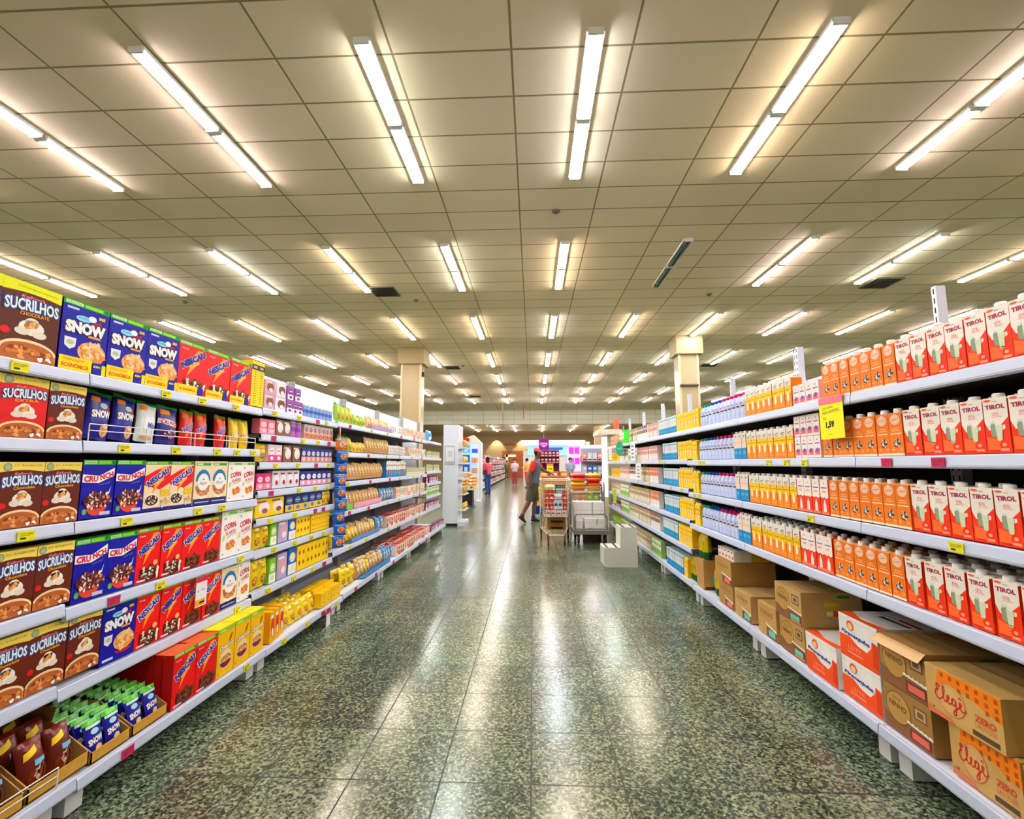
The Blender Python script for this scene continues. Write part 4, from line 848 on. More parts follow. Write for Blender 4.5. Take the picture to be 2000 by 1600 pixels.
for r in range(3):
    for k in range(2): put('biscuit_pack_long_yellow', -1, 4.19 + .21 * k, zf, -1.815 - .07 * r, 'third-bay bottom shelf', row=('front row', 'middle row', 'back row')[r], sz=1.2 if r else 1.0)

# left, biscuit bays: zones along the run
MIX = {'biscuit_bag_tan': ['biscuit_bag_tan', 'biscuit_bag_tan', 'biscuit_bag_tan_rose'], 'biscuit_bag_tan_pale': ['biscuit_bag_tan_pale', 'biscuit_bag_tan_pale', 'biscuit_bag_yellow_bright', 'biscuit_bag_tan_rose'], 'biscuit_bag_green': ['biscuit_bag_green', 'biscuit_bag_lime'],
       'biscuit_bag_white_blue': ['biscuit_bag_white_blue', 'biscuit_bag_white_blue', 'biscuit_bag_white_coral'], 'wafer_box_pale': ['wafer_box_pale', 'wafer_box_coral', 'wafer_box_cream'], 'wafer_box_red': ['wafer_box_red', 'wafer_box_red_white'], 'wafer_box_blue_tall': ['wafer_box_blue_tall', 'wafer_box_blue_tall']}
gbag('biscuit_bag_lime', 'lime and gold biscuit bag', '#b8c020', '#f0e860', '#c87820', bits=('#f0c040', '#789010'), w=.10, h=.185, top='#5c8c18', bot='#98cc20')
gbag('biscuit_bag_tan_rose', 'tan bag with rose base', '#c89858', '#f8ecd0', '#e8a090', bits=('#f8dcb0', '#c86050'), bot='#e0a098')
gbag('biscuit_bag_white_coral', 'white and coral biscuit bag', '#f0e6d8', '#e87060', '#58a8b0', bits=('#e8b050', '#f4ece0'), h=.13)
gbox('wafer_box_coral', 'coral and cream wafer pack', '#f0dcc8', '#d85c48', '#f4ece0', w=.08, h=.13, style=0)
gbox('wafer_box_cream', 'cream and teal wafer pack', '#f4ecd8', '#88b8a0', '#e08868', w=.08, h=.13, style=1)
gbox('wafer_box_red_white', 'white wafer pack, red top', '#f4ece4', '#e08058', '#d83020', w=.08, h=.135, d=.1, top='#d02414', style=1)
def zone(side, y0, y1, z, kn, sh, rows=1, sz=1.0, x=None, tilt=-.12, lean=.1, w=None):
    mix = MIX.get(kn, [kn]); K = KIND[kn]; st = w or K['w'] * .86; n = max(1, int((y1 - y0) / st)); st = (y1 - y0) / n
    bagk = 'bag' in kn
    for r in range(rows):
        for i in range(n):
            xx = (x if x is not None else (-1.93 if side < 0 else 1.622)) + (-1 if side < 0 else 1) * r * (K['d'] + .022)
            if rj.random() < .05: continue
            put(rj.choice(mix), side, y0 + (i + .5) * st, z + (.004 if bagk else 0), xx - (.022 if side < 0 and bagk else 0), sh, row='front row' if r == 0 else nth(r + 1) + ' row', tilt=(tilt + rj.uniform(-.04, .04)) if bagk else 0, lean=(lean + rj.uniform(-.012, .012)) if bagk else 0, sz=sz * rj.uniform(.94, 1.04), sx=min(1.1, st / K['w'] * .97))
def strip_tray(y0, y1, z, col, lab, x=-1.913, h=.05):
    a = MB(); m = P(col); W = (y1 - y0) / 2; a.box(-.003, 0, -W, W, 0, h, m); a.box(-.10, 0, -W, W, 0, .002, m)
    tag(link('display_tray', a.mesh('display_tray'), (x, (y0 + y1) / 2, z)), lab, 'display tray')
bs = 'biscuit-bay %s shelf'
zone(-1, 4.60, 5.02, 1.803, 'biscuit_bag_green', bs % 'top'); zone(-1, 5.04, 5.48, 1.803, 'biscuit_bag_green', bs % 'top', sz=.62)
zone(-1, 5.50, 6.35, 1.803, 'biscuit_bag_tan_pale', bs % 'top', sz=.9, x=-1.94); zone(-1, 6.37, 7.05, 1.803, 'biscuit_bag_white_blue', bs % 'top'); zone(-1, 7.1, 8.35, 1.803, 'wafer_box_pale', bs % 'top')
put('biscuit_bag_big_blue', -1, 8.85, 1.813, -1.94, bs % 'top')
zone(-1, 4.72, 5.02, 1.507, 'biscuit_bag_green', bs % 'second', sz=.9); zone(-1, 5.03, 5.42, 1.507, 'biscuit_bag_yellow_bright', bs % 'second', sz=.8); zone(-1, 5.44, 6.35, 1.507, 'biscuit_bag_tan', bs % 'second', sz=1.15)
zone(-1, 6.37, 7.2, 1.507, 'biscuit_bag_white_blue', bs % 'second'); zone(-1, 7.25, 8.4, 1.507, 'wafer_box_pale', bs % 'second')
zone(-1, 4.66, 6.1, 1.207, 'biscuit_bag_tan', bs % 'third', sz=1.15); zone(-1, 6.15, 7.1, 1.207, 'wafer_box_blue_tall', bs % 'third', w=.09); zone(-1, 7.15, 8.4, 1.207, 'cracker_box_green', bs % 'third', w=.1)
zone(-1, 4.66, 5.0, .907, 'biscuit_bag_tan_pale', bs % 'fourth', sz=1.2, x=-1.94); zone(-1, 5.02, 6.0, .907, 'biscuit_bag_tan', bs % 'fourth', sz=1.1, x=-1.94); zone(-1, 6.05, 6.6, .907, 'biscuit_bag_blue', bs % 'fourth'); zone(-1, 6.62, 8.4, .907, 'wafer_box_pale', bs % 'fourth', sz=1.1)
zone(-1, 4.62, 5.0, .552, 'biscuit_bag_yellow_bright', bs % 'fifth', rows=2, x=-1.94); zone(-1, 5.02, 5.9, .552, 'biscuit_bag_tan_pale', bs % 'fifth', rows=2, x=-1.94); zone(-1, 5.92, 6.2, .552, 'biscuit_bag_blue', bs % 'fifth', rows=2); zone(-1, 6.22, 8.4, .552, 'wafer_box_red', bs % 'fifth', rows=2, w=.1)
zone(-1, 4.62, 5.0, .167, 'biscuit_bag_yellow', bs % 'bottom', rows=2, x=-1.83); zone(-1, 5.02, 5.9, .167, 'biscuit_bag_tan_pale', bs % 'bottom', rows=2, x=-1.83); zone(-1, 5.92, 6.3, .167, 'biscuit_bag_blue', bs % 'bottom', rows=2, x=-1.83); zone(-1, 6.32, 8.4, .167, 'wafer_box_red', bs % 'bottom', rows=3, x=-1.82, w=.1)
strip_tray(5.5, 6.3, 1.803, '#b49ad0', 'low purple display tray of pale biscuit bags on left top shelf'); strip_tray(4.64, 5.0, .909, '#78c838', 'bright green display tray on left fourth shelf', h=.06)
strip_tray(5.02, 5.95, .909, '#eba2b8', 'pink display tray of tan biscuit bags on left fourth shelf', h=.06); strip_tray(5.0, 5.9, .554, '#6c90cc', 'blue display tray on the left fifth biscuit shelf'); strip_tray(5.1, 6.0, .169, '#4c90cc', 'blue display tray on the left bottom biscuit shelf', x=-1.798)
for k, (z, kn) in enumerate(((1.502, 'cracker_box_green'), (1.252, 'cracker_box_green'), (1.032, 'cracker_box_plum'), (.802, 'tea_box_green'), (.562, 'cracker_box_plum'), (.167, 'cracker_box_plum'))):
    zone(-1, 8.5, 9.7, z, kn, 'end-bay %s shelf' % (('second', 'third', 'fourth', 'fifth', 'sixth', 'bottom')[k]), sz=.8 if kn == 'tea_box_green' else 1.0, w=.12, x=None if k < 5 else -1.82)

# right run: milk.  zones per level
def R(kn, y0, y1, lv, rows=1, capn=True, z=None, sz=1.0, sh=None, n=None):
    z = RZ[lv] if z is None else z
    fill(kn, 1, y0, y1, z, n, gap=.004, rows=rows, shelf=sh or RS[lv], cap=capn, sz=sz)
RZ = [1.737, 1.420, 1.102, .787, .532, .19]; RS = ['top shelf', 'second shelf', 'third shelf', 'fourth shelf', 'fifth shelf', 'bottom shelf']
rows4 = [1, 2, 2, 4]
R('milk_carton_white_orange', 1.11, 2.13, 0, 2, n=12); R('milk_carton_orange', 2.135, 2.67, 0, 1, n=7); R('cream_box_small', 2.70, 2.97, 0, 1)
R('milk_carton_yellow_orange', 2.98, 3.62, 0, 1)
for lv in (0, 1, 2, 3):
    if lv: R('milk_carton_white_orange', 1.11, 2.12 if lv < 3 else 2.19, lv, rows4[lv], n=11)
    if lv == 1: R('milk_carton_orange', 2.125, 2.70, 1, 2, n=7)
    if lv == 2: R('milk_carton_orange', 2.125, 2.68, 2, 2, n=7)
    if lv == 3: R('milk_carton_orange', 2.195, 2.68, 3, 3, n=6)
    if lv == 1:
        R('cream_box_small', 2.72, 2.985, 1, 1, n=4); fill('cream_box_small', 1, 2.72, 2.985, RZ[1] + .1275, 4, shelf='second shelf upper', gap=.004)
    if lv in (2, 3): R('milk_carton_red_white', 2.69, 2.995, lv, 2, n=4)
    if lv: R('milk_carton_yellow_orange', 3.0, 3.64, lv, min(3, rows4[lv]), n=8); R('milk_carton_blue_cream', 3.65, 3.87, lv, 1, n=3)
    ys = (3.66, 4.62) if lv == 0 else (3.88, 4.70)
    t = (ys[1] - ys[0])
    for kn, a0, a1 in (('milk_bottle_pink', 0, .5), ('milk_bottle_blue', .5, .78), ('milk_bottle_green', .78, 1)): R(kn, ys[0] + t * a0, ys[0] + t * a1, lv, 1 if lv < 3 else 2)
    R('milk_carton_yellow', ys[1] + .02, 5.35 if lv < 4 else 5.2, lv, 1, capn=lv > 1)
    R('milk_carton_white_blue', 5.36, 5.95 if lv else 6.1, lv, 1 if lv < 3 else 2, capn=False)
R('milk_carton_white_blue', 5.45, 6.05, 4, 2, capn=False); R('milk_carton_yellow', 4.98, 5.44, 4, 2, capn=False)
R('milk_carton_white_blue', 5.30, 5.95, 5, 2, capn=False); R('milk_carton_yellow', 5.17, 5.29, 5, 2, capn=False)
far = [('milk_box_pinkish', 'milk_box_white_brown', 'milk_box_beige', 'tea_box_green', 'powder_tub_orange'), ('milk_box_pinkish', 'milk_box_pinkish', 'tea_box_green', 'milk_box_white_brown', 'spread_can_yellow'), ('milk_box_orange_white', 'milk_box_beige', 'milk_box_white_brown', 'milk_box_pinkish', 'spread_can_yellow'),
       ('milk_box_orange_white', 'milk_box_beige', 'milk_box_beige', 'tea_box_green', 'milk_box_pinkish'), ('milk_box_white_brown', 'milk_box_beige', 'milk_box_beige', 'tea_box_green', 'cracker_box_plum'), ('tea_box_green', 'milk_box_beige', 'milk_box_beige', 'tea_box_green', 'snack_can_lime')]
for lv in range(6):
    yy = [6.2, 6.7, 7.4, 8.1, 8.9, 9.9]
    for k in range(5):
        fill(far[lv][k], 1, yy[k], yy[k + 1] - .03, RZ[lv], None, gap=.01, shelf='far ' + RS[lv], rows=1)
# fix the shelf heights for the bays past the fourth (their shelves sit slightly higher)

# ------------------------------------------------------------------ cartons on the right bottom shelf
def smooth(pts, n=5):
    o = []; P_ = [pts[0]] + list(pts) + [pts[-1]]
    for i in range(1, len(P_) - 2):
        a, b, c, d = P_[i - 1:i + 3]
        for k in range(n):
            t = k / n
            o.append(tuple(.5 * ((2 * b[j]) + (-a[j] + c[j]) * t + (2 * a[j] - 5 * b[j] + 4 * c[j] - d[j]) * t * t + (-a[j] + 3 * b[j] - 3 * c[j] + d[j]) * t ** 3) for j in range(2)))
    o.append(tuple(pts[-1])); return o
def stroke(a, pts, w, mat, L):
    s = smooth(pts)
    for i, (p, q) in enumerate(zip(s, s[1:])):
        dx, dz = q[0] - p[0], q[1] - p[1]; l = math.hypot(dx, dz) or 1; nx, nz = -dz / l * w / 2, dx / l * w / 2; e = .15
        a.poly([(p[0] + nx - dx * e, p[1] + nz - dz * e), (p[0] - nx - dx * e, p[1] - nz - dz * e), (q[0] - nx + dx * e, q[1] - nz + dz * e), (q[0] + nx + dx * e, q[1] + nz + dz * e)], mat, L + (i % 3) * .05)
SCRIPT = [(.14, .80), (.10, .92), (.05, .86), (.06, .72), (.11, .68), (.04, .64), (0, .50), (.03, .36), (.11, .32), (.20, .42), (.27, .62), (.29, .85), (.262, .95), (.235, .80), (.25, .50), (.29, .36), (.34, .40), (.40, .52), (.42, .62), (.385, .66), (.36, .54), (.38, .40), (.44, .36), (.50, .46), (.545, .62), (.59, .64)]
SCRIPT2 = [(.61, .62), (.56, .67), (.51, .58), (.52, .44), (.57, .40), (.61, .50), (.625, .64), (.628, .30), (.61, .08), (.56, .02), (.54, .12), (.60, .26), (.70, .42), (.77, .54), (.78, .64), (.745, .66), (.73, .54), (.76, .40), (.83, .36), (.93, .48)]
def ring(a, cx, cz, rx, rz, w, mat, L):
    n = 28
    for i in range(n):
        t0, t1 = 2 * PI * i / n, 2 * PI * (i + 1) / n
        a.poly([(cx + (rx + s * w / 2) * math.cos(t), cz + (rz + s * w / 2) * math.sin(t)) for s, t in ((-1, t0), (1, t0), (1, t1), (-1, t1))], mat, L)
def cbox(name, y0, y1, z0, z1, art, label, col='#c49a58', x0=1.632, d=.36, top=None, flap=False, grp=None, cat='carton', nm='carton', yaw=0):
    w = y1 - y0 - .006; h = z1 - z0 - .002; a = MB(front=-d / 2); m = cardboard(col)
    a.box(-w / 2, w / 2, -d / 2, d / 2, 0, h, m, top)
    a.box(-w / 2 + .002, w / 2 - .002, -.004, .004, h, h + .0008, M('#a88450', .4)) if not top else None   # tape seam
    art(a, w, h, d)
    if flap: a.add([(-w / 2, -d / 2, h), (w / 2, -d / 2, h), (w / 2, -d / 2 - .035, h - .035), (-w / 2, -d / 2 - .04, h - .03)], [(0, 1, 2, 3), (3, 2, 1, 0)], M('#dcb27a', .7))
    tag(link(nm, a.mesh(name), (x0 + d / 2, (y0 + y1) / 2, z0 + .001), -PI / 2 + yaw), label, cat, grp)
def art_elege(a, w, h, d):
    o_ = P('#f08010', .7); dk = P('#b45208', .7)
    a.poly([(-w * .30, h), (-w * .34, h * .70), (w * .06, h * .74), (w * .5, h * .52), (w * .5, h)], o_, 1)
    for i in range(7):
        x = -w * .27 + i * w * .115
        for z in (.90, .74, .60):
            if z > .8 or (z > .7 and x > -w * .1) or x > w * .28: a.rect(x, x + w * .045, h * z - h * .045, h * z + h * .045, dk, 1.5)
    a.ell(-w * .14, h * .46, w * .19, h * .32, P('#d8b070', .7), 2, 24); ring(a, -w * .14, h * .46, w * .185, h * .31, .0025, P('#d86038', .7), 2.5); ring(a, -w * .14, h * .46, w * .155, h * .26, .0015, P('#d88a50', .7), 2.5)
    f = lambda q: [(-w * .36 + x * w * .46, h * .22 + z * h * .50 - x * h * .05) for x, z in q]
    r_ = P('#d42c1c', .6)
    stroke(a, f(SCRIPT), w * .018, r_, 3); stroke(a, f(SCRIPT2), w * .018, r_, 3.3); stroke(a, f([(.72, .78), (.755, .86), (.79, .78)]), w * .014, r_, 3)
    a.text('ZERO', w * .29, h * .40, w * .26, h * .13, P('#d8502c', .6), 2, bold=.04); a.text('LACTOSE', w * .29, h * .26, w * .26, h * .085, P('#e0704c', .6), 2)
    a.poly([(-w / 2, 0), (-w * .1, 0), (-w * .16, h * .10), (-w / 2, h * .12)], P('#d87850', .7), 1)
    a.rect(w * .12, w * .44, h * .05, h * .15, P('#5a4a34', .7), 2); a.rect(-w * .47, -w * .43, h * .12, h * .17, P('#d88030', .7), 2); a.rect(-w * .41, -w * .39, h * .12, h * .17, P('#5a4a34', .7), 2)
def art_ninho(lblc):
    def f(a, w, h, d):
        br = P('#8a5c3c', .7); k = P('#6a4a1c', .7)
        a.poly([(-w / 2, 0), (w / 2, 0), (w / 2, h * .34), (w * .1, h * .42), (-w * .1, h * .40), (-w * .34, h * .30), (-w / 2, h * .36)], br, 1)
        a.ell(-w * .18, h * .56, w * .26, h * .34, P('#b98e48', .7), 2, 22); ring(a, -w * .18, h * .56, w * .26, h * .34, .003, k, 2.5)
        a.text('NINHO', -w * .18, h * .60, w * .36, h * .13, k, 3, rot=-.08, bold=.02); a.text('forti', -w * .2, h * .76, w * .16, h * .06, k, 3)
        n = 12; pts = [(w * (.0 + .5 * i / n), h * (.40 - .06 * i / n) + (h * .03 if i % 2 else 0)) for i in range(n + 1)]
        a.poly(pts + [(w * .5, h * .30), (0, h * .36)], P('#ece4d0', .7), 3)
        a.rect(w * .05, w * .46, h * .06, h * .28, P('#6a3c34', .7), 3); a.rect(w * .09, w * .42, h * .09, h * .24, P(lblc, .6), 4)
        if lblc != '#e86a5c': a.rect(w * .09, w * .46, h * .03, h * .07, P('#e89850', .6), 4)
        a.rect(w * .16, w * .42, h * .56, h * .84, P('#7a5638', .7), 2); a.rect(w * .19, w * .39, h * .60, h * .80, P('#c0a070', .7), 3); a.rect(w * .23, w * .35, h * .64, h * .76, P('#7a5638', .7), 4)
        # the end towards the camera (local +x)
        b = lambda u, v, L: (w / 2 + .0005 * L, u, v); s = a.map; a.map = b
        a.rect(-d * .12, d * .14, h * .60, h * .72, P('#d8c020', .6), 1); a.rect(-d * .10, d * .13, h * .30, h * .58, P('#c8a028', .6), 1); a.rect(-d * .09, d * .02, h * .32, h * .46, P('#ece4c4', .6), 2); a.rect(d * .02, d * .12, h * .32, h * .48, P('#d04020', .6), 2)
        a.rect(-d * .12, d * .32, h * .10, h * .22, P('#b8a890', .6), 1); a.rect(d * .1, d * .3, h * .84, h * .93, P('#3c8c30', .6), 1)
        a.map = s
    return f
def art_plain(lblc):
    def f(a, w, h, d):
        k = P('#9c7434', .7)
        for i in range(7): a.poly([(-w * .36 + i * w * .1, h * (.62 + .06 * (i % 2))), (-w * .30 + i * w * .1, h * .62), (-w * .28 + i * w * .1, h * (.80 - .04 * (i % 3))), (-w * .35 + i * w * .1, h * .82)], k, 1)
        for z in (.88, .54): a.rect(-w * .36, w * .2, h * z, h * (z + .02), k, 1)
        n = 8; a.poly([(w * (-.1 + .6 * i / n), h * (.40 - .10 * i / n) + (h * .03 if i % 2 else 0)) for i in range(n + 1)] + [(w * .5, h * .24), (0, h * .34)], P('#ece0c8', .7), 3)
        a.rect(-w * .04, w * .5, 0, h * .30, P('#7a4c38', .7), 2); a.rect(w * .08, w * .42, h * .05, h * .25, P(lblc, .6), 3.5)
    return f
def art_pira(a, w, h, d):
    o_ = P('#f4521a'); wv = [(-w / 2, 0), (w / 2, 0), (w / 2, h * .62), (w * .36, h * .66), (w * .34, h * .50), (w * .22, h * .34), (0, h * .38), (-w * .22, h * .52), (-w / 2, h * .50)]
    a.poly(wv, o_, 1); a.ell(-w * .18, h * .78, w * .10, h * .12, P('#e85a38'), 2); a.ell(-w * .18, h * .76, w * .07, h * .085, P('#f8c890'), 3)
    a.text('Piracanjuba', -w * .06, h * .56, w * .74, h * .12, P('#1c2c9c'), 4, rot=-.06, bold=.03, shear=.15)
    a.poly([(w * .36, h * .10), (w / 2, h * .06), (w / 2, h * .56), (w * .38, h * .64)], P('#e03c10'), 2)
    a.text('LEITE', -w * .1, h * .26, w * .34, h * .10, P('#ff9878'), 2); a.rect(-w * .3, w * .1, h * .12, h * .17, P('#ff8868'), 2); a.rect(-w / 2, w / 2, h * .90, h * .91, P('#c8ccc8'), 1)
    s = a.map; a.map = lambda u, v, L: (u, v, h + .0005 * L)
    a.poly([(-w / 2, -d / 2), (w / 2, -d / 2), (w / 2, -d * .36), (0, -d * .42), (-w / 2, -d * .30)], o_, 1); a.poly([(-w * .2, -d * .1), (w * .45, -d * .05), (w * .45, 0), (-w * .2, -d * .02)], P('#38343c'), 1); a.rect(w * .0, w / 2, d * .05, d * .12, P('#d83a20'), 1)
    a.map = s
G = 'cardboard cartons on the right bottom shelf'
zb = .190
cbox('carton_gingham', 1.775, 2.055, zb, .385, art_elege, 'kraft milk carton with orange gingham corner and red script, lower one', '#c8a058', grp=G)
cbox('carton_gingham_top', 1.80, 2.125, .386, .572, art_elege, 'kraft milk carton with orange gingham corner and red script, upper one', '#cca45c', grp=G, x0=1.615)
cbox('carton_gingham_n', 1.45, 1.77, zb, .385, art_elege, 'kraft gingham carton nearest to camera on the right bottom shelf', '#c8a058', grp=G)
cbox('carton_ninho_l', 2.132, 2.405, zb, .382, art_ninho('#e86a5c'), 'brown kraft carton with pink label, lower of the tall open pair', '#9c7434', grp=G)
cbox('carton_ninho_u', 2.132, 2.405, .383, .592, art_ninho('#e86a5c'), 'brown kraft carton with pink label and open flap, upper', '#a87e40', grp=G, flap=True)
cbox('carton_white_l', 2.412, 2.70, zb, .388, art_pira, 'white and orange milk carton, lower of the stacked pair', '#eceae6', grp=G, top=P('#e8e6e2'))
cbox('carton_white_u', 2.412, 2.70, .389, .600, art_pira, 'white and orange milk carton, upper of the stacked pair', '#eceae6', grp=G, top=P('#e8e6e2'))
cbox('carton_white_s', 2.715, 3.005, zb, .400, art_pira, 'white and orange milk carton standing alone beside the stacked pair', '#eceae6', grp=G, top=P('#e8e6e2'), x0=1.618)
cbox('carton_teal_l', 3.04, 3.33, zb, .398, art_ninho('#6cc0a0'), 'kraft carton with teal label, lower of the round-emblem pair', '#b8904c', grp=G)
cbox('carton_teal_u', 3.04, 3.355, .399, .603, art_ninho('#6cc0a0'), 'kraft carton with teal label, upper of the round-emblem pair', '#c49c5c', grp=G, x0=1.625)
cbox('carton_small_a', 3.372, 3.635, zb, .402, art_plain('#6cc0a0'), 'kraft carton with teal label and white edge, at the shelf joint', '#c09650', grp=G)
cbox('carton_small_b', 3.745, 4.03, zb, .388, art_plain('#6cc0a0'), 'kraft carton with teal label and bare lit top, left of the shelf joint', '#c49c5c', grp=G)
cbox('carton_stack_l', 4.06, 4.36, zb, .378, art_plain('#ee7464'), 'kraft carton with salmon label, lower of the far stack', '#b08444', grp=G)
cbox('carton_stack_u', 4.06, 4.40, .379, .572, art_plain('#ee7464'), 'kraft carton with salmon label, upper, carrying white packs', '#b88c48', grp=G, x0=1.625)
cbox('carton_tall', 4.72, 4.92, zb, .460, lambda a, w, h, d: (setattr(a, 'map', lambda u, v, L: (w / 2 + .0005 * L, u, v)), a.rect(-d * .2, d * .05, h * .1, h * .5, P('#78b0a8'), 1), a.rect(-d * .45, d * .45, 0, h * .08, P('#5a2c14'), 1)), 'tall upright kraft carton under the yellow flour bags', '#b8884a', grp=G, d=.25)
cbox('carton_dark', 2.9, 3.6, .604, .70, lambda a, w, h, d: None, 'dark kraft carton at the back above the round-emblem pair', '#7a5420', x0=1.85, d=.24, grp=G) if False else None
kbag('flour_pack', .085, .235, .08, P('#f0d010'), 'yellow and green flour pack', top=P('#f4e020'), bot=P('#186030'), art=lambda a, w, h: (a.poly([(-w * .3, h * .9), (w * .3, h * .9), (w * .24, h * .4), (0, h * .28), (-w * .24, h * .4)], P('#c8a818'), 1), a.ell(0, h * .62, w * .2, h * .08, P('#a88c20'), 2)), stand=True, botband=.3, topband=.05, n=6, m=10, cat='flour pack')
for i, y in enumerate((4.50, 4.59, 4.68)): put('flour_pack', 1, y, zb + .001, 1.66 + .03 * i, 'bottom by tall carton', sz=.95)
for i, y in enumerate((4.765, 4.86)): put('flour_pack', 1, y, .4615, 1.65, 'tall carton top')
for i in range(4): put('flour_pack', 1, 4.985 + i * .045, zb + .001, 1.64 + .002 * i, 'bottom beyond tall carton', sx=.5)
gbox('pack_white_dot', 'small white pack with red dot', '#f4ece4', '#f0e8dc', '#b02830', w=.062, h=.085, d=.07, style=1)
gbox('pack_yellow_red', 'small yellow and red pack', '#e8c020', '#d02818', '#d8c840', w=.062, h=.085, d=.07, style=0)
for i in range(5): put('pack_white_dot', 1, 4.095 + i * .066, .573, 1.655, 'carton stack top')
for r in range(1, 4):
    put('pack_yellow_red' if r > 1 else 'pack_white_dot', 1, 4.095, .573, 1.655 + r * .074, 'carton stack top', row=nth(r + 1) + ' row')
# bright shelf-edge signs
a = MB(); n = 8
def sheet(a, pts_l, pts_r, mat): 
    a.add(pts_l + pts_r, [(i, i + 1, len(pts_l) + i + 1, len(pts_l) + i) for i in range(len(pts_l) - 1)], mat); 
zs = [.02 - i * .03 for i in range(9)]
a.box(-.003, -.002, -.098, .10, -.222, .0, P('#fff200', .5)); a.box(-.0042, -.0035, -.098, .10, -.035, .0, P('#f0788c', .5))
a.box(-.003, .012, -.098, .10, 0, .003, P('#f0a0a8', .5))
a.map = lambda u, v, L: (-.0032 - .0004 * L, -u, v)
dk = P('#8c8408'); a.text('LEITE LONGA', -.025, -.056, .09, .014, dk, 2, rot=.08); a.text('VIDA INTEGRAL', .0, -.077, .15, .015, dk, 2, rot=.08)
a.text('R$', -.055, -.112, .022, .016, P('#6a6408'), 2); a.text('1,59', -.015, -.148, .07, .04, P('#141404'), 2, bold=.05, rot=.05, shear=.1); a.rect(-.03, .0, -.20, -.198, dk, 2)
tag(link('price_sign', a.mesh('price_sign'), (1.586, 2.545, 1.738), .0), 'bright yellow paper price sign hanging below the top right shelf', 'price sign')
a = MB(); a.box(0, .002, -.045, .045, -.165, 0, P('#f2eff2')); a.box(.0022, .003, -.045, .045, -.03, 0, P('#c82848')); a.box(.0022, .003, -.045, .03, -.16, -.125, P('#f0b018'))
a.map = lambda u, v, L: (.0022 + .0004 * L, u, v); a.text('48', .012, -.075, .026, .014, P('#8a98b0'), 1); a.rect(-.03, -.022, -.085, -.07, P('#8a98b0'), 1); a.rect(-.012, .03, -.148, -.138, P('#d88808'), 2)
tag(link('price_sign', a.mesh('shelf_talker'), (-1.898, 2.70, .748), 0), 'small white hanging price card with magenta top among red cereal boxes', 'price sign')
a = MB(); a.box(0, .002, -.04, .04, -.17, 0, P('#f0e4e4')); a.box(.0022, .003, -.04, .04, -.045, 0, P('#c02060')); a.box(.0022, .003, -.02, .03, -.13, -.07, P('#f8f4f4'))
tag(link('price_sign', a.mesh('shelf_talker_low'), (-1.772, 4.15, .150), 0), 'white and magenta card hanging below the left bottom shelf rail', 'price sign')
# clip strip with sachets
a = MB(); a.box(-.001, .001, -.012, .012, -1.15, 0, P('#d8dce4')); tag(link('clip_strip', a.mesh('clip_strip'), (-1.868, 4.46, 1.76), 0), 'narrow plastic hanging strip holding blue sachets at the shelf joint', 'hanging strip')
def sachet(base, c2): return bag_mesh(.12, .13, .03, foil(base), art=lambda a, w, h: (a.ell(w * .1, h * .45, w * .3, h * .28, P(c2), 1), a.bits(w * .1, h * .45, w * .26, h * .22, [P('#d83c20'), P('#f0d8a0'), P('#8a4a20')], 12, w * .08, 2, 2), a.rect(-w * .4, w * .3, h * .8, h * .88, P('#58b0f0'), 2)), n=6, m=6, name='sachet').mesh('sachet')
sb = sachet('#0a5cc8', '#c8845c'); so = sachet('#f07818', '#e8c8a8')
for i in range(9):
    z = 1.52 - i * .115; o = link('sachet', so if i == 0 else sb, (-1.838 + (.012 if i % 2 else 0), 4.455 - (.0 if i != 3 else .03), z), PI / 2 - .9 + (.0, .15, -.1, .25, .05, -.12, .1, -.05, .2)[i]); o.rotation_euler[0] = -.12; o.scale = (1, 1, .84)
    tag(o, ('orange sachet at the top of the hanging strip' if i == 0 else 'blue snack sachet, %s from the top of the hanging strip' % nth(i + 1)), 'sachet', 'sachets on the hanging strip')
a = MB(); a.box(-.001, .001, -.035, .035, -.1, 0, P('#ee8a8c')); tag(link('strip_header', a.mesh('strip_header'), (-1.86, 4.46, 1.745), 0.3), 'small pink card at the head of the hanging strip', 'card')

# ------------------------------------------------------------------ end of the left run
a = MB(); gp = M('#dde3f0', .4, 0, 0, .01); a.box(-.17, .17, 0, .72, .06, 2.27, gp); a.box(-.15, .15, .02, .70, 0, .06, dark); a.box(.1695, .1705, -.0, .72, .30, .302, grey)
pn = tag(link('gondola_end_panel', a.mesh('end_panel'), (-1.86, 10.62, 0)), 'tall pale grey end panel closing the left shelving run', 'end panel')
a = MB(); a.box(-.13, .10, -.02, 0, 1.38, 1.80, M('#b8bcc4', .4)); a.box(-.11, .08, -.024, -.02, 1.44, 1.76, P('#e4e8f0')); a.rect
a.map = lambda u, v, L: (u, -.0245 - .0004 * L, v)
for i in range(5): a.rect(-.06, .04, 1.54 + i * .03, 1.55 + i * .03, P('#a0a4ac'), 1)
add('notice_frame', a, pn)
fr = thing('side_shelf', 'narrow shelf of yellow snacks on the end panel side', 'shelving', (-1.688, 10.98, 0)); shm = white
for z in (.35, .70, 1.05, 1.40, 1.75):
    a = MB(); a.box(0, .16, -.34, .34, z - .02, z, shm); add('shelf', a, fr)
a = MB(); a.box(0, .16, -.34, .34, 0, .09, shm); add('foot', a, fr)
k2 = ['biscuit_bag_yellow_bright', 'biscuit_bag_tan', 'biscuit_bag_red', 'biscuit_bag_yellow_bright', 'biscuit_bag_tan']
for j, z in enumerate((.351, .701, 1.051, 1.401, 1.751)):
    for i in range(4): put(k2[j], -1, 10.71 + .16 * i, z, -1.545, 'end-panel shelf', row='tier ' + nth(j + 1), sz=1.1)
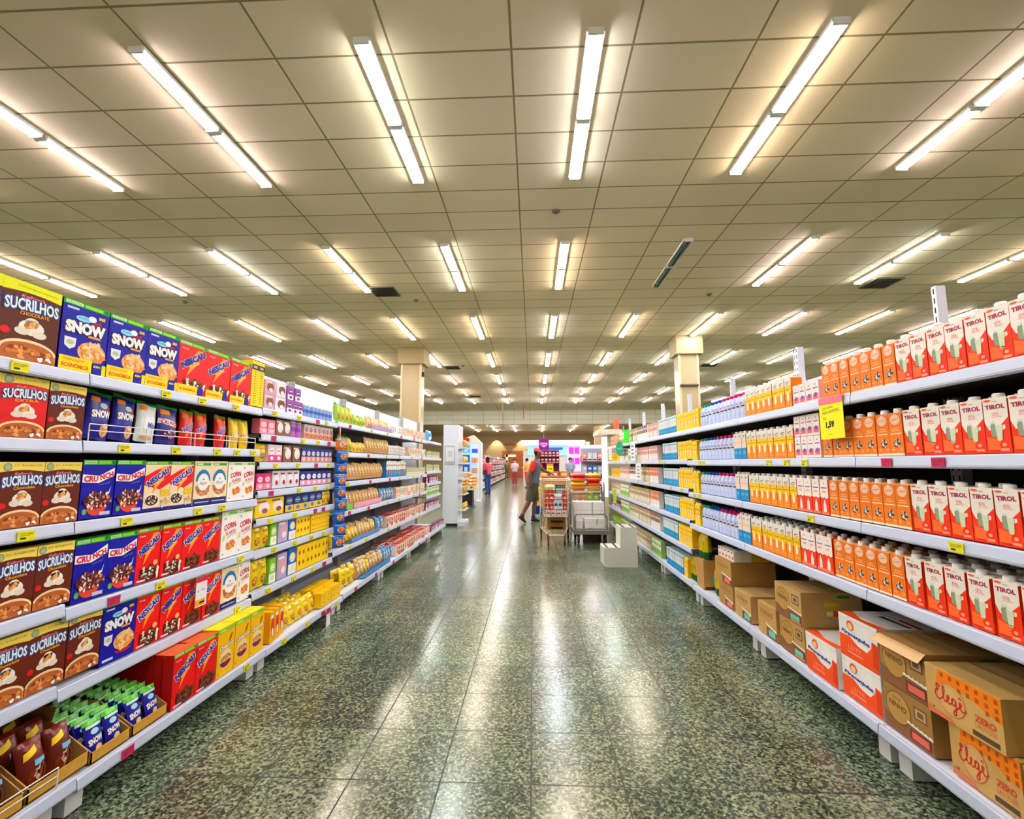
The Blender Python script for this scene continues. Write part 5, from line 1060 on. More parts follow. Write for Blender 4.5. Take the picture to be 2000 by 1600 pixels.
# bakery table beyond
t = thing('display_table', 'black based display table of bagged bread left of the far aisle', 'table', (-2.12, 15.25, 0))
a = MB(); a.box(-.2, .2, -.2, .2, .06, .56, M('#0c0c0e', .4)); a.box(-.24, .24, -.24, .24, 0, .06, M('#3c5060', .4)); add('base', a, t)
a = MB(); a.box(-.34, .34, -.4, .4, .56, .60, M('#e8dcc0', .5)); 
for s_ in (-1, 1): a.box(s_ * .34 - .01, s_ * .34 + .01, -.4, .4, .6, .70, M('#e8dcc0', .5)); a.box(-.34, .34, s_ * .4 - .01, s_ * .4 + .01, .6, .70, M('#e8dcc0', .5))
for i in range(4): a.box(-.3 + i * .15, -.22 + i * .15, -.413, -.41, .62, .67, P('#6a5a40'))
add('table_top', a, t)
lf = MB(); rnd = random.Random(2); lc = M('#d8a040', .35)
lf.rings([[(x_, .06 * r_ * math.cos(q), .05 + .05 * r_ * math.sin(q)) for q in [2 * PI * k / 10 for k in range(10)]] for x_, r_ in ((-.14, .15), (-.12, .8), (-.05, 1), (.05, 1), (.12, .8), (.14, .15))], lc, True, True); lf.box(-.04, .04, -.062, -.058, .03, .08, P('#f4e8c8')); lm_ = lf.mesh('bread')
c_ = 0
for lay, (nx, ny) in enumerate(((2, 4), (2, 4), (2, 3), (2, 2), (1, 2))):
    for i in range(nx):
        for j in range(ny):
            c_ += 1; tag(link('bread_bag', lm_, (-2.12 + (i - (nx - 1) / 2) * .30, 15.25 + (j - (ny - 1) / 2) * .17, .603 + lay * .1), rnd.uniform(-.15, .15)), 'bagged golden loaf, %s layer up, %s in the pile on the black table' % (nth(lay + 1), nth(i * ny + j + 1)), 'bread', 'bagged bread on the black table')
# lit poster cooler
def glow(h, s): return M(h, .4, 0, s, 0)
t = thing('poster_display', 'tall backlit blue poster display with orange packs, left of aisle', 'display', (-2.42, 18.2, 0))
a = MB(); a.box(-.62, .42, 0, .6, 0, 2.2, M('#dfe4ee', .4)); a.add([(-.62, 0, 2.2), (.1, 0, 2.5), (.42, 0, 2.2), (-.62, .6, 2.2), (.1, .6, 2.5), (.42, .6, 2.2)], [(0, 2, 1), (3, 4, 5), (0, 1, 4, 3), (1, 2, 5, 4)], M('#f4e8d8', .5)); add('body', a, t)
a = MB(); a.box(-.36, .02, -.012, 0, 1.06, 2.14, glow('#90bcff', .3))
for z, c in ((1.82, '#1c90e8'), (1.44, '#1c3c90'), (1.08, '#14387c')):
    a.box(-.33, -.02, -.02, -.012, z, z + .28, glow(c, .4)); a.poly([(-.22, z + .02), (-.12, z + .02), (-.15, z + .18), (-.19, z + .18)], P('#bff4ff'), 1) if False else a.box(-.22, -.17, -.024, -.02, z + .02, z + .18, P('#c8f4ff')); a.box(-.15, -.10, -.024, -.02, z + .02, z + .18, P('#c8f4ff'))
add('poster', a, t)
a = MB(); a.box(.04, .34, -.012, 0, .9, 2.14, glow('#b0ccff', .3)); a.box(.07, .30, -.03, -.012, 1.80, 1.96, glow('#2030f0', .8)); add('light_panel', a, t)
a = MB(); a.box(-.34, -.04, -.02, 0, 2.24, 2.38, P('#e01810')); add('sign', a, t)
for j, z in enumerate((1.42, 1.02, .62)):
    for i in range(2): tag(link('orange_pack', KIND['powder_tub_orange']['mesh'], (-2.29 + i * .13, 18.11, z + .002), 0), 'orange pack on the lit display, tier %s, %s' % (nth(j + 1), ('left', 'right')[i]), 'pack', 'orange packs on the lit display')
    a = MB(); a.box(.03, .34, -.16, 0, z - .02, z, white); add('shelf', a, t)
a = MB(); a.cyl((0, 0, .02), (0, 0, 2.0), .03, M('#f0e8e0', .4), 10); a.lathe(0, 0, [(.12, 0, white), (.12, .03, white), (.03, .05, white), (.03, .06, white)], 12); tag(link('post', a.mesh('post'), (-2.03, 17.6, 0)), 'slim white post standing beside the lit poster display', 'post')
for i, (c, z) in enumerate((('#f0e070', 1.95), ('#b8dcf4', 1.55), ('#f0b070', 1.18), ('#f4f4f4', .8))):
    a = MB(); a.box(-.10, .10, -.01, .01, 0, .34, P(c)); a.box(-.05, .05, -.014, -.01, .12, .24, P('#c88030' if i % 2 == 0 else '#6098d8')); tag(link('poster', a.mesh('poster'), (-2.86, 17.9, z)), '%s poster in the column left of the blue display' % ('yellow', 'pale blue', 'orange', 'white')[i], 'poster')
a = MB(); a.box(-.11, .11, .012, .04, 0, 2.4, white); tag(link('poster_stand', a.mesh('poster_stand'), (-2.86, 17.9, 0)), 'white upright board carrying small posters left of blue display', 'stand')
# distant left shelving with pink and red goods
rnd = random.Random(12)
cols = ['#d86070', '#e8a0a0', '#c03848', '#e8d8d0', '#a84860', '#e0b0a0', '#5c8c50', '#d8c8b8', '#803040', '#e8c070', '#d0d4d8']
bm_ = {}
def block(c, w, d, h):
    k = (c, w, d, h)
    if k not in bm_:
        a = carton_body(w, d, h, P(c), P(c), P(c)); a.rect(-w * .3, w * .3, h * .55, h * .8, P('#f0e8e0'), 1); a.rect(-w * .4, w * .4, h * .1, h * .25, P('#8a3040' if c[1] in 'de' else '#e8d0c0'), 1); bm_[k] = a.mesh('packs')
    return bm_[k]
nbay = ['nearest', 'second', 'third', 'fourth', 'fifth', 'sixth', 'seventh', 'farthest']
CN = {'#d86070': 'rose', '#e8a0a0': 'pale pink', '#c03848': 'red', '#e8d8d0': 'cream', '#a84860': 'plum', '#e0b0a0': 'peach', '#5c8c50': 'green', '#d8c8b8': 'beige', '#803040': 'maroon', '#e8c070': 'golden', '#d0d4d8': 'grey'}
for b in range(8):
    y0 = 20.2 + b * 3.4; x = -2.62; hgt = 1.95 - .12 * (b % 3)
    t = thing('shelving_bay', 'distant white shelving bay with pink goods, %s beyond the poster display' % nbay[b], 'shelving', (x, y0 + 1.7, 0))
    a = MB(); a.box(-.5, -.46, -1.69, 1.69, .1, hgt, M('#b89098', .6)); add('back_panel', a, t)
    a = MB(); a.box(-.5, .04, -1.69, 1.69, 0, .12, dark); a.box(-.5, .06, -1.69, 1.69, .12, .17, white); add('base', a, t)
    for j in range(4):
        z = .62 + j * .4
        if z > hgt - .1: break
        a = MB(); a.box(-.46, 0, -1.69, 1.69, z - .04, z, white); add('shelf', a, t)
    for j in range(5):
        z = (.171, .621, 1.021, 1.421, hgt - 9)[j]
        if z < 0 or z > hgt - .2: continue
        for i in range(7):
            c = rnd.choice(cols[:5] if b < 3 and j > 1 else cols); h = (.26, .22, .3)[i % 3]
            tag(link('packs', block(c, .44, .25, h), (x - .15, y0 + .24 + i * .485, z), PI / 2), '%s pack block, %s along, level %s, %s distant bay' % (CN[c], nth(i + 1), nth(j + 1), nbay[b]), 'pack', 'packs in the distant left aisle')
a = MB(); a.box(-.12, .12, -.3, .3, 0, 2.3, M('#efe6da', .5)); a.box(-.2, .9, -.3, .3, 2.05, 2.3, M('#efe6da', .5)); tag(link('end_arch', a.mesh('arch'), (-2.6, 47.7, 0)), 'pale end frame closing the distant left shelving', 'frame')

# ------------------------------------------------------------------ right side: lit cooler, canopy, hanging signs
t = thing('display_cooler', 'tall brightly lit white display cooler at far end of right shelving', 'cooler', (1.72, 10.55, 0))
a = MB(); a.box(-.06, .55, 0, .7, 0, 2.015, M('#b8b4a0', .4)); add('cabinet', a, t)
a = MB(); a.box(-.17, -.065, .0, .08, .66, 1.98, glow('#d0ecff', .9)); add('light_strip', a, t)
a = MB(); a.box(-.06, -.03, -.01, .0, .3, 1.98, P('#d8d890')); add('trim', a, t)
a = MB(); a.box(-.28, .25, -.25, .7, 2.02, 2.10, M('#ecdccc', .6)); a.box(-.26, .23, -.23, .68, 2.10, 2.13, M('#f0e8dc', .6)); add('canopy', a, t)
for (x, y, z, w, h, c, c2, lb) in ((1.86, 10.5, 2.132, .26, .25, '#d8603c', '#c04830', 'small red-orange card standing on the canopy of the lit cooler'),
        (1.56, 8.35, 1.52, .26, .26, '#109a70', '#58c8a0', 'round green shelf sign hanging at the far right milk shelves'),
        (1.57, 7.75, 1.72, .16, .22, '#14e81c', '#60f840', 'bright fluorescent green card on far right top shelf edge'),
        (1.57, 7.3, 1.43, .14, .28, '#f0eef8', '#7080b0', 'white vertical sign with lettering hanging on far right shelves'),
        (1.57, 9.4, 1.46, .12, .26, '#f4f0f4', '#d8a0a0', 'white hanging tag at the far end of right second shelf'),
        (1.57, 6.95, 1.15, .15, .24, '#e8ecec', '#909898', 'white hanging tag lower on the far right shelves'),
        (1.57, 9.0, .66, .12, .26, '#a8d820', '#80b010', 'lime green hanging card low at the far right end')):
    a = MB()
    if 'round' in lb: a.map = lambda u, v, L: (-.001 - .0004 * L, -u, v); a.cyl((0, 0, h / 2), (.006, 0, h / 2), h / 2, P(c), 20); a.rect(-w * .3, w * .3, h * .45, h * .55, P(c2), 1)
    else:
        a.box(0, .004, -w / 2, w / 2, 0, h, P(c)); a.map = lambda u, v, L: (-.001 - .0004 * L, -u, v)
        for i in range(4): a.rect(-w * .25, w * .25, h * (.15 + .2 * i), h * (.23 + .2 * i), P(c2), 1)
    tag(link('hanging_sign', a.mesh('hanging_sign'), (x - (.035 if x < 1.7 else 0), y, z), .3), lb, 'sign')
# ------------------------------------------------------------------ middle of the cross aisle
def rounded_sack(w, d, h, c1, c2):
    a = MB(); n = 14
    def R_(q, z): return [(w / 2 * q * (abs(math.cos(t)) ** .5) * (1 if math.cos(t) > 0 else -1), d / 2 * q * (abs(math.sin(t)) ** .5) * (1 if math.sin(t) > 0 else -1), z) for t in [2 * PI * (k + .5) / n for k in range(n)]]
    a.rings([R_(.8, 0), R_(1, h * .3), R_(1, h * .6)], foil(c1), False, True); a.rings([R_(1, h * .6), R_(.92, h * .88), R_(.7, h)], foil(c2), True, True); return a.mesh('sack')
sk = {k: rounded_sack(.30, .42, .085, *v) for k, v in {'yellow': ('#f0b818', '#f8e030'), 'red': ('#d81818', '#f06060'), 'orange': ('#e88a10', '#e83018')}.items()}
t = thing('low_stand', 'low wooden-topped stand carrying yellow and red sacks', 'stand', (1.1, 10.1, 0))
a = MB(); a.box(-.36, .36, -.35, .35, .80, .835, M('#e8c8a0', .5)); add('top', a, t)
for sx in (-.33, .33):
    for sy in (-.32, .32): a = MB(); a.box(sx - .02, sx + .02, sy - .02, sy + .02, 0, .80, M('#8a7a60', .5)); add('leg', a, t)
a = MB(); a.box(-.34, .34, -.33, .33, .56, .58, M('#b89878', .5)); add('shelf', a, t)
order = [('orange', 'yellow'), ('yellow', 'orange'), ('orange', 'red'), ('red', 'yellow')]
for l, pr in enumerate(order):
    for i, k in enumerate(pr):
        if l == 3 and i == 0: pass
        for j in range(2 if l == 0 else 1): tag(link('sack', sk[k], (.94 + i * .32, 9.93 + j * .3 if False else 9.96 + (l % 2) * .03, .837 + l * .087), .05 * (l - 1)), '%s food sack, %s layer up, %s pile on the low stand' % (k, nth(l + 1), ('left', 'right')[i]), 'sack', 'food sacks on the low stand') if j == 0 else None
for i, (kn, cc) in enumerate((('powder_tub_orange', 'orange'), ('powder_tub_orange', 'orange'), ('snack_can_lime', 'lime green'), ('snack_can_lime', 'lime green'))):
    tag(link('pack', KIND[kn]['mesh'], (.90 + i * .13, 9.82, .582), 0), '%s pack under the stand top, %s from left' % (cc, nth(i + 1)), 'pack', 'packs on the low stand shelf')
# column of yellow packs
a = carton_body(.125, .2, .10, P('#f4a810'), P('#e09010'), P('#f8c030')); a.rect(-.035, .035, .02, .08, P('#f8d840'), 1); yp = a.mesh('yellow_pack')
for i in range(8): tag(link('yellow_pack', yp, (.170, 12.6, .287 + i * .103), 0), 'orange yellow pack, %s up in the column behind the capped person' % nth(i + 1), 'pack', 'column of yellow packs')
a = MB(); a.box(-.13, .11, -.14, .14, 0, .08, P('#b8c8d8')); a.box(-.14, .12, -.15, .15, .08, .286, P('#16307a')); tag(link('plinth', a.mesh('plinth'), (.12, 12.6, 0)), 'dark blue plinth box on the floor beneath the yellow packs', 'box')

# shopping cart
def cart():
    t = thing('shopping_cart', 'wire shopping cart loaded with red, blue and white groceries', 'shopping cart', (.40, 8.62, 0)); wm = M('#d8d4c0', .3, .6); c = MB(); r = .004
    B = {'f': -.42, 'b': .40}
    def P4(z, q): # basket cross-section at height fraction q
        hw = .19 + .055 * q; return [(-hw, -.40 - .02 * q, z), (hw, -.40 - .02 * q, z), (hw + .03, .42, z), (-hw - .03, .42, z)]
    for i in range(9):
        q = i / 8; z = .48 + .62 * q; p = P4(z, q); c.tube(p + [p[0]], r if 0 < i < 8 else .009, wm, 5)
    for k in range(4):
        lo, hi = P4(.48, 0), P4(1.10, 1); n = 7 if k % 2 == 0 else 10
        for i in range(n):
            f = i / n; a0 = Vector(lo[k]).lerp(Vector(lo[(k + 1) % 4]), f); a1 = Vector(hi[k]).lerp(Vector(hi[(k + 1) % 4]), f); c.cyl(a0, a1, r * .8, wm, 4)
    lo = P4(.48, 0)
    for i in range(1, 8): c.cyl(Vector(lo[0]).lerp(Vector(lo[3]), i / 8), Vector(lo[1]).lerp(Vector(lo[2]), i / 8), r, wm, 4)
    add('basket', c, t)
    c = MB(); fm = M('#b8bab4', .3, .7)
    for s_ in (-1, 1):
        c.tube([(s_ * .24, .44, 1.12), (s_ * .26, .30, .45), (s_ * .25, .38, .20), (s_ * .13, -.40, .17)], .015, M('#d4d2c8', .35, .3), 6); c.tube([(s_ * .19, -.38, .48), (s_ * .22, -.1, .3), (s_ * .24, .2, .22)], .009, fm, 6)
    c.tube([(-.13, -.40, .17), (.13, -.40, .17)], .013, M('#e0ddd0', .3, .3), 8); c.tube([(-.25, .38, .20), (.25, .38, .20)], .01, fm, 6)
    for i in range(4): c.tube([(-.2 + i * .13, .36, .2), (-.1 + i * .066, -.38, .18)], .005, fm, 5)
    add('frame', c, t)
    c = MB(); c.cyl((-.25, .46, 1.12), (.25, .46, 1.12), .016, P('#c84030'), 8); add('handle', c, t)
    for sx, sy in ((-.14, -.38), (.14, -.38), (-.25, .36), (.25, .36)):
        c = MB(); c.box(sx - .02, sx + .02, sy - .015, sy + .015, .09, .19, M('#5c5c58', .4, .5)); c.cyl((sx - .013, sy + .02, .06), (sx + .013, sy + .02, .06), .06, M('#1c1c1e', .5), 14); add('wheel', c, t)
cart()
def gp_(w, d, h, c1, c2, nm):
    a = carton_body(w, d, h, P(c1), P(c1), P(c2)); a.rect(-w * .35, w * .35, h * .35, h * .75, P(c2), 1); a.ell(0, h * .2, w * .2, h * .1, P('#f4e8e0'), 2); return a.mesh(nm)
red_ = gp_(.073, .12, .16, '#d8483c', '#a83028', 'grocery'); blu_ = gp_(.073, .12, .16, '#dce4f0', '#3060c0', 'grocery'); wht_ = gp_(.075, .12, .10, '#f0ece6', '#c84030', 'grocery'); tea_ = gp_(.15, .14, .14, '#5c9ca0', '#88b8b8', 'grocery'); brw_ = gp_(.15, .14, .15, '#b09060', '#8c6c40', 'grocery')
g = 'groceries in the shopping cart'; gx = .40; gy = 8.62
for j in range(2):
    for i in range(4): tag(link('grocery_pack', wht_, (gx - .135 + i * .09, gy - .28 + j * .14, .487), 0), 'small white and red pack, %s across in cart bottom, %s row' % (nth(i + 1), ('front', 'second')[j]), 'grocery pack', g)
for i, (m_, nm) in enumerate(((red_, 'red'), (red_, 'red'), (blu_, 'blue and white'), (blu_, 'blue and white'), (red_, 'red'))):
    tag(link('grocery_pack', m_, (gx - .152 + i * .076, gy - .28, .60), 0), '%s grocery pack, %s from left in the cart front, lower tier' % (nm, nth(i + 1)), 'grocery pack', g)
for i, (m_, nm) in enumerate(((red_, 'red'), (red_, 'red'), (red_, 'red'))):
    tag(link('grocery_pack', m_, (gx - .152 + (0, .078, .304)[i], gy - .28, .765), 0), 'red grocery pack, %s from left in the cart front, upper tier' % nth(i + 1), 'grocery pack', g)
sy_ = rounded_sack(.18, .18, .09, '#f0e890', '#f8f4b0'); sw_ = rounded_sack(.15, .15, .08, '#ece4ec', '#f4f0f4')
tag(link('grocery_bag', sy_, (gx - .10, gy - .24, .93)), 'pale yellow bag on top of the red packs in cart', 'grocery bag', g)
tag(link('grocery_bag', sw_, (gx + .035, gy - .24, .768)), 'white and lilac bag on the blue packs in cart', 'grocery bag', g)
for i, (m_, nm) in enumerate(((brw_, 'brown'), (brw_, 'brown tan'), (tea_, 'teal'), (tea_, 'teal green'))):
    tag(link('grocery_pack', m_, (gx + (-.12, -.12, .10, .10)[i], gy + (.0, .17, .0, .17)[i], (.60, .60, .6, .6)[i] + .28 if False else .487 + .0), 0), '%s pack at the back of the cart, %s row' % (nm, ('middle', 'rear')[i % 2]), 'grocery pack', g)
for i, (m_, nm) in enumerate(((brw_, 'brown'), (tea_, 'teal'))):
    for l in range(2): tag(link('grocery_pack', m_, (gx + (-.12, .10)[i], gy + .02, .487 + .155 * (l + 1)), 0), '%s pack stacked %s behind the front groceries' % (nm, ('midway', 'on top')[l]), 'grocery pack', g)
cr = MB(); crm = cardboard('#b07428'); cr.box(-.16, .16, -.16, .16, 0, .11, crm); cr.box(-.10, .12, -.1605, -.16, .015, .05, P('#2c2010')); crm_ = cr.mesh('crate')
for l in range(2): tag(link('crate', crm_, (gx + .02, gy + .12, .215 + l * .112), 0), 'brown carton on the under-rack of the shopping cart, %s' % ('lower', 'upper')[l], 'carton')

# flat trolley with cartons
t = thing('platform_trolley', 'grey platform trolley with tube handles carrying white cartons', 'trolley', (1.01, 8.75, 0)); tm = M('#8c8c84', .35, .6)
a = MB(); a.box(-.31, .31, -.42, .42, .185, .225, M('#9c9a8c', .4, .3)); a.box(-.315, .315, -.425, -.41, .17, .235, tm); add('platform', a, t)
a = MB(); a.tube([(-.28, -.40, .23), (-.28, -.40, .47), (-.25, -.40, .51), (.23, -.40, .51), (.27, -.40, .47), (.27, -.40, .23)], .013, tm, 8); a.tube([(-.28, -.40, .26), (.27, -.40, .26)], .01, tm, 8); add('front_rail', a, t)
a = MB(); a.tube([(.29, .0, .23), (.29, .0, 1.0), (.29, .02, 1.05)], .014, M('#8a8868', .4, .4), 8); a.tube([(-.30, .40, .23), (-.30, .40, .90), (-.26, .40, .93), (.26, .40, .93), (.30, .40, .90), (.30, .40, .23)], .013, tm, 8); add('handle', a, t)
for sx, sy in ((-.22, -.32), (.24, -.32), (-.22, .32), (.24, .32)):
    a = MB(); a.cyl((sx - .02, sy, .07), (sx + .02, sy, .07), .07, M('#181818', .6), 14); a.box(sx - .03, sx + .03, sy - .03, sy + .03, .13, .186, M('#3c3c38', .5, .2)); add('wheel', a, t)
def wbox(x0, x1, y0, y1, z0, z1, lb, extra=None):
    w, d, h = x1 - x0, y1 - y0, z1 - z0; a = MB(front=-d / 2); a.box(-w / 2, w / 2, -d / 2, d / 2, 0, h, M('#ece8e8', .6)); a.rect(-w / 2, w / 2, h * .68, h * .70, P('#c8c4c8'), 1); a.rect(w * .08, w * .13, h * .5, h, P('#aca8ac'), 1)
    if extra: extra(a, w, h)
    tag(link('white_carton', a.mesh('white_carton'), ((x0 + x1) / 2, (y0 + y1) / 2, z0)), lb, 'carton')
wbox(.735, 1.27, 8.56, 8.95, .227, .70, 'large white carton on the trolley behind the small cartons')
wbox(.745, .86, 8.38, 8.54, .227, .40, 'small narrow white box at the front left of trolley')
wbox(.90, 1.25, 8.38, 8.54, .227, .43, 'white carton with small print at the front of trolley', lambda a, w, h: a.rect(-w * .35, -w * .1, h * .14, h * .24, P('#88848c'), 1))
a = MB(); a.box(-.13, .13, -.2, .2, 0, .15, cardboard('#5c4024')); tag(link('carton', a.mesh('carton_under'), (1.05, 8.78, 0)), 'dark brown carton on the floor beneath the trolley', 'carton')
# white step stool
t = thing('step_stool', 'white two-step stool standing in the aisle by right shelves', 'step stool', (.955, 6.56, 0)); sm_ = M('#e4e2d6', .4, 0, 0, .02); a = MB()
pts = [(0, .012), (.012, 0), (.438, 0), (.45, .012), (.45, .505), (.438, .515), (.235, .515), (.225, .505), (.225, .255), (.215, .245), (.012, .245), (0, .235)]
for y in (0, .34): a.add([(x, y, z) for x, z in pts] + [(x, y + .02, z) for x, z in pts], [tuple(range(12)), tuple(range(23, 11, -1))] + [(i, (i + 12), (i + 1) % 12 + 12, (i + 1) % 12) for i in range(12)], sm_)
a.box(0, .015, .02, .34, .01, .24, sm_); a.box(.225, .24, .02, .34, .25, .51, sm_); a.box(.435, .45, .02, .34, .01, .51, sm_); add('body', a, t)
for nm, x0, x1, z in (('tread', .002, .222, .2455), ('tread', .228, .448, .5155)):
    a = MB(); a.box(x0, x1, .0, .36, z, z + .01, sm_); b_ = add(nm, a, t)
    for k, xs in enumerate((x0 + .03, x0 + .16)):
        a = MB(); a.box(xs, xs + .03, .015, .345, z + .0105, z + .013, P('#38302c')); add('grip_strip', a, b_)

# displays far down the middle
a = MB(); a.box(-.17, .17, -.01, .01, 0, .38, P('#8a1c8c')); a.map = lambda u, v, L: (u, -.0105 - .0004 * L, v); a.poly([(-.13, .25), (.13, .25), (.11, .16), (0, .09), (-.11, .16)], P('#e8a0d8'), 1); a.text('SALE', 0, .19, .16, .05, P('#8a1c8c'), 2) if False else a.rect(-.09, .09, .18, .20, P('#a040a0'), 2); a.cyl((0, 0, .38), (0, 0, .70), .008, grey, 6)
tag(link('hanging_sign', a.mesh('magenta_sign'), (.38, 15.9, 1.84)), 'magenta pennant sign above the plum coloured display', 'sign')
t = thing('display_rack', 'plum coloured display rack under the magenta sign', 'display', (.52, 16.0, 0)); a = MB(); a.box(-.38, .38, .1, .3, 0, 1.84, P('#6a1c48')); add('back', a, t)
for z in (.62, 1.02, 1.40, 1.62): a = MB(); a.box(-.38, .38, -.16, .1, z - .02, z, P('#501838')); add('shelf', a, t)
for j, z in enumerate((1.401, 1.621)):
    for i in range(6): tag(link('bottle_box', block('#803040' if (i + j) % 2 else '#a84860', .11, .11, .18), (.20 + i * .128, 15.95, z)), 'plum pack, %s from left, %s tier under the magenta sign' % (nth(i + 1), ('lower', 'upper')[j]), 'pack', 'packs on the plum display rack')
t = thing('bakery_counter', 'orange-brown counter with crates below the plum rack', 'counter', (.62, 13.9, 0)); a = MB(); a.box(-.42, .42, -.2, .4, 0, .95, M('#c87818', .5)); a.box(-.45, .45, -.23, .43, .95, 1.0, M('#e8d8d0', .5)); a.box(-.05, .3, -.21, -.2, .55, .8, P('#241408')); add('body', a, t)
for i in range(3): a = carton_body(.26, .3, .16, cardboard('#c07c2c')); a.rect(-.08, .08, .04, .12, P('#f0d8b0'), 1); tag(link('crate', a.mesh('crate'), (.33 + i * .29, 13.85, 1.002)), 'orange brown crate on the counter, %s from left' % nth(i + 1), 'crate', 'crates on the counter')
a = MB(); a.box(-.095, .095, -.006, .006, 0, .22, P('#fff010')); a.box(-.095, .095, -.008, -.006, .19, .25, P('#f08060')); a.map = lambda u, v, L: (u, -.0065 - .0004 * L, v); a.text('9,99', 0, .09, .12, .05, P('#3a3408'), 2, bold=.04); a.cyl((0, .0, -.14), (0, .0, .0), .006, grey, 6)
tag(link('price_sign', a.mesh('price_card'), (.50, 13.68, 1.14)), 'yellow price card above the orange-brown counter', 'price sign')
# lit island behind
t = thing('lit_cooler', 'long white lit cooler with blue header across the far hall', 'cooler', (1.2, 30, 0)); a = MB(); a.box(-1.8, 2.0, 0, 1, 0, 2.2, M('#d0c8c0', .6)); add('body', a, t)
a = MB(); a.box(-1.9, 2.1, -.3, 1, 2.55, 2.85, glow('#f0ecff', .3)); add('canopy', a, t)
a = MB(); a.box(-1.5, 1.0, -.05, 0, 1.9, 2.54, glow('#90c4ff', .3)); a.box(-.2, .7, -.07, -.05, 2.25, 2.40, P('#3878c8')); add('header', a, t)
a = MB(); a.box(1.0, 1.9, -.06, 0, .9, 2.5, glow('#ccb8ff', .3)); 
for x, z in ((1.1, 2.0), (1.45, 2.0), (1.1, 1.35), (1.45, 1.35)): a.box(x, x + .3, -.09, -.06, z, z + .4, glow('#d030c8', .3))
add('light_panel', a, t)
for (x, z, w, h, c, lb) in ((2.5, 1.95, .35, .8, '#f0d8c8', 'pale board with red marks right of the lit cooler'), (2.5, 1.5, .9, .35, '#e84848', 'red sign right of the lit cooler'), (5.0, 2.2, .7, .6, '#e02c24', 'red sign by the far pillars')):
    a = MB(); a.box(-w / 2, w / 2, -.02, .02, 0, h, P(c)); a.box(-w * .4, -w * .15, -.03, -.02, h * .2, h * .8, P('#a02020' if c == '#f0d8c8' else '#f8c8c0')); a.box(-.03, .03, .02, .05, -z, h, grey); tag(link('sign_board', a.mesh('sign_board'), (x + .9, 29.6, z)), lb, 'sign')
# right far shelving with blue and white goods
t = thing('shelving_bay', 'far white shelving with blue and pink household packs, right of trolley', 'shelving', (1.95, 14.2, 0))
a = MB(); a.box(-.5, .55, .0, .1, 0, 1.84, M('#c0c4d0', .6)); a.box(-.5, .55, -.35, .1, 1.84, 1.93, glow('#eef4ff', .4)); add('back_panel', a, t)
for z in (.3, .7, 1.08, 1.46): a = MB(); a.box(-.5, .55, -.3, 0, z - .03, z, M('#60606c', .5)); add('shelf', a, t)
cb = ['#5c8cd0', '#e8e0ec', '#b8b0e0', '#e89890', '#3c6cb8', '#e8ecf4']
for j, z in enumerate((.301, .701, 1.081, 1.461)):
    for i in range(7): tag(link('household_pack', block(cb[(i * 2 + j) % 6], .13, .15, .24), (1.53 + i * .147, 14.02, z)), 'household pack, %s from left, %s tier of far right shelving' % (nth(i + 1), nth(j + 1)), 'pack', 'household packs on far right shelving')
# back wall features
a = MB(); a.box(-3.3, .6, -.1, 0, .0, 2.75, M('#b85c10', .5)); a.box(-3.3, -2.7, -.14, -.1, 0, 2.1, M('#5a4a20', .6)); tag(link('wall_panel', a.mesh('orange_panel'), (0, 50.95, 0)), 'orange-brown panelled section on the distant back wall', 'wall panel')
a = MB(); a.box(-.75, .75, -.04, 0, 0, .32, P('#d88850')); a.box(-.6, .6, -.05, -.04, .1, .2, P('#c05a20')); tag(link('wall_sign', a.mesh('wall_sign'), (-2.4, 50.95, 3.3)), 'faint orange lettering strip on the distant tan wall', 'sign')
for i, x in enumerate((-3.9, -1.1, 4.6)):
    a = MB(); a.box(-.1, .1, -.12, 0, 0, .08, grey); tag(link('wall_lamp', a.mesh('wall_lamp'), (x, 50.98, 4.35)), '%s small wash light high on the distant back wall' % ('left', 'middle', 'right')[i], 'wall lamp')
    ld = bpy.data.lights.new('wash', 'SPOT'); ld.energy = 110; ld.color = (1, .85, .6); ld.spot_size = 1.3; ld.spot_blend = .5; lo_ = bpy.data.objects.new('wash_light', ld); COL.objects.link(lo_); lo_.location = (x, 50.3, 4.4); lo_.rotation_euler = (.35, 0, 0)
for x, w, c in ((5.6, .7, '#b89c78'), (8.2, 1.0, '#8c7454')):
    mb = MB(); mb.box(-w / 2, w / 2, -.3, .3, 0, LOW, M(c, .6)); struct('pillar', mb.mesh('far_pillar'), loc=(x, 40, 0))
# lamps under the low ceiling
for i, x in enumerate((-5.2, -3.4, -1.6, .9, 3.6, 6.2)):
    for h in (0, 1):
        hs, tb = light_meshes(('warm', 'white', 'pink', 'white', 'pink', 'warm')[i]); c = tag(link('ceiling_light', None, (x, 39.6 + h * 4.2, LOW - .001)), '%s lamp under the low far ceiling, %s from left' % (('front', 'rear')[h], nth(i + 1)), 'ceiling light', 'lamps under the low far ceiling'); c.scale = (1, 2.6, 1)
        link('housing', hs, parent=c)
        for q in tb: link('tube', q, parent=c)
for x, z0, z1 in ((-.62, 4.56, 5.6), (-2.1, 3.9, 5.0)):
    a = MB(); a.cyl((0, 0, z0), (0, 0, z1), .03, M('#7a2c28', .5), 6); a.cyl((0, 0, z1), (0, 0, CEIL), .008, grey, 5); tag(link('ceiling_rod', a.mesh('rod'), (x, 33, 0)), 'thin %s rod hanging from ceiling before the bulkhead' % ('dark red' if x > -1 else 'lower rusty'), 'rod')

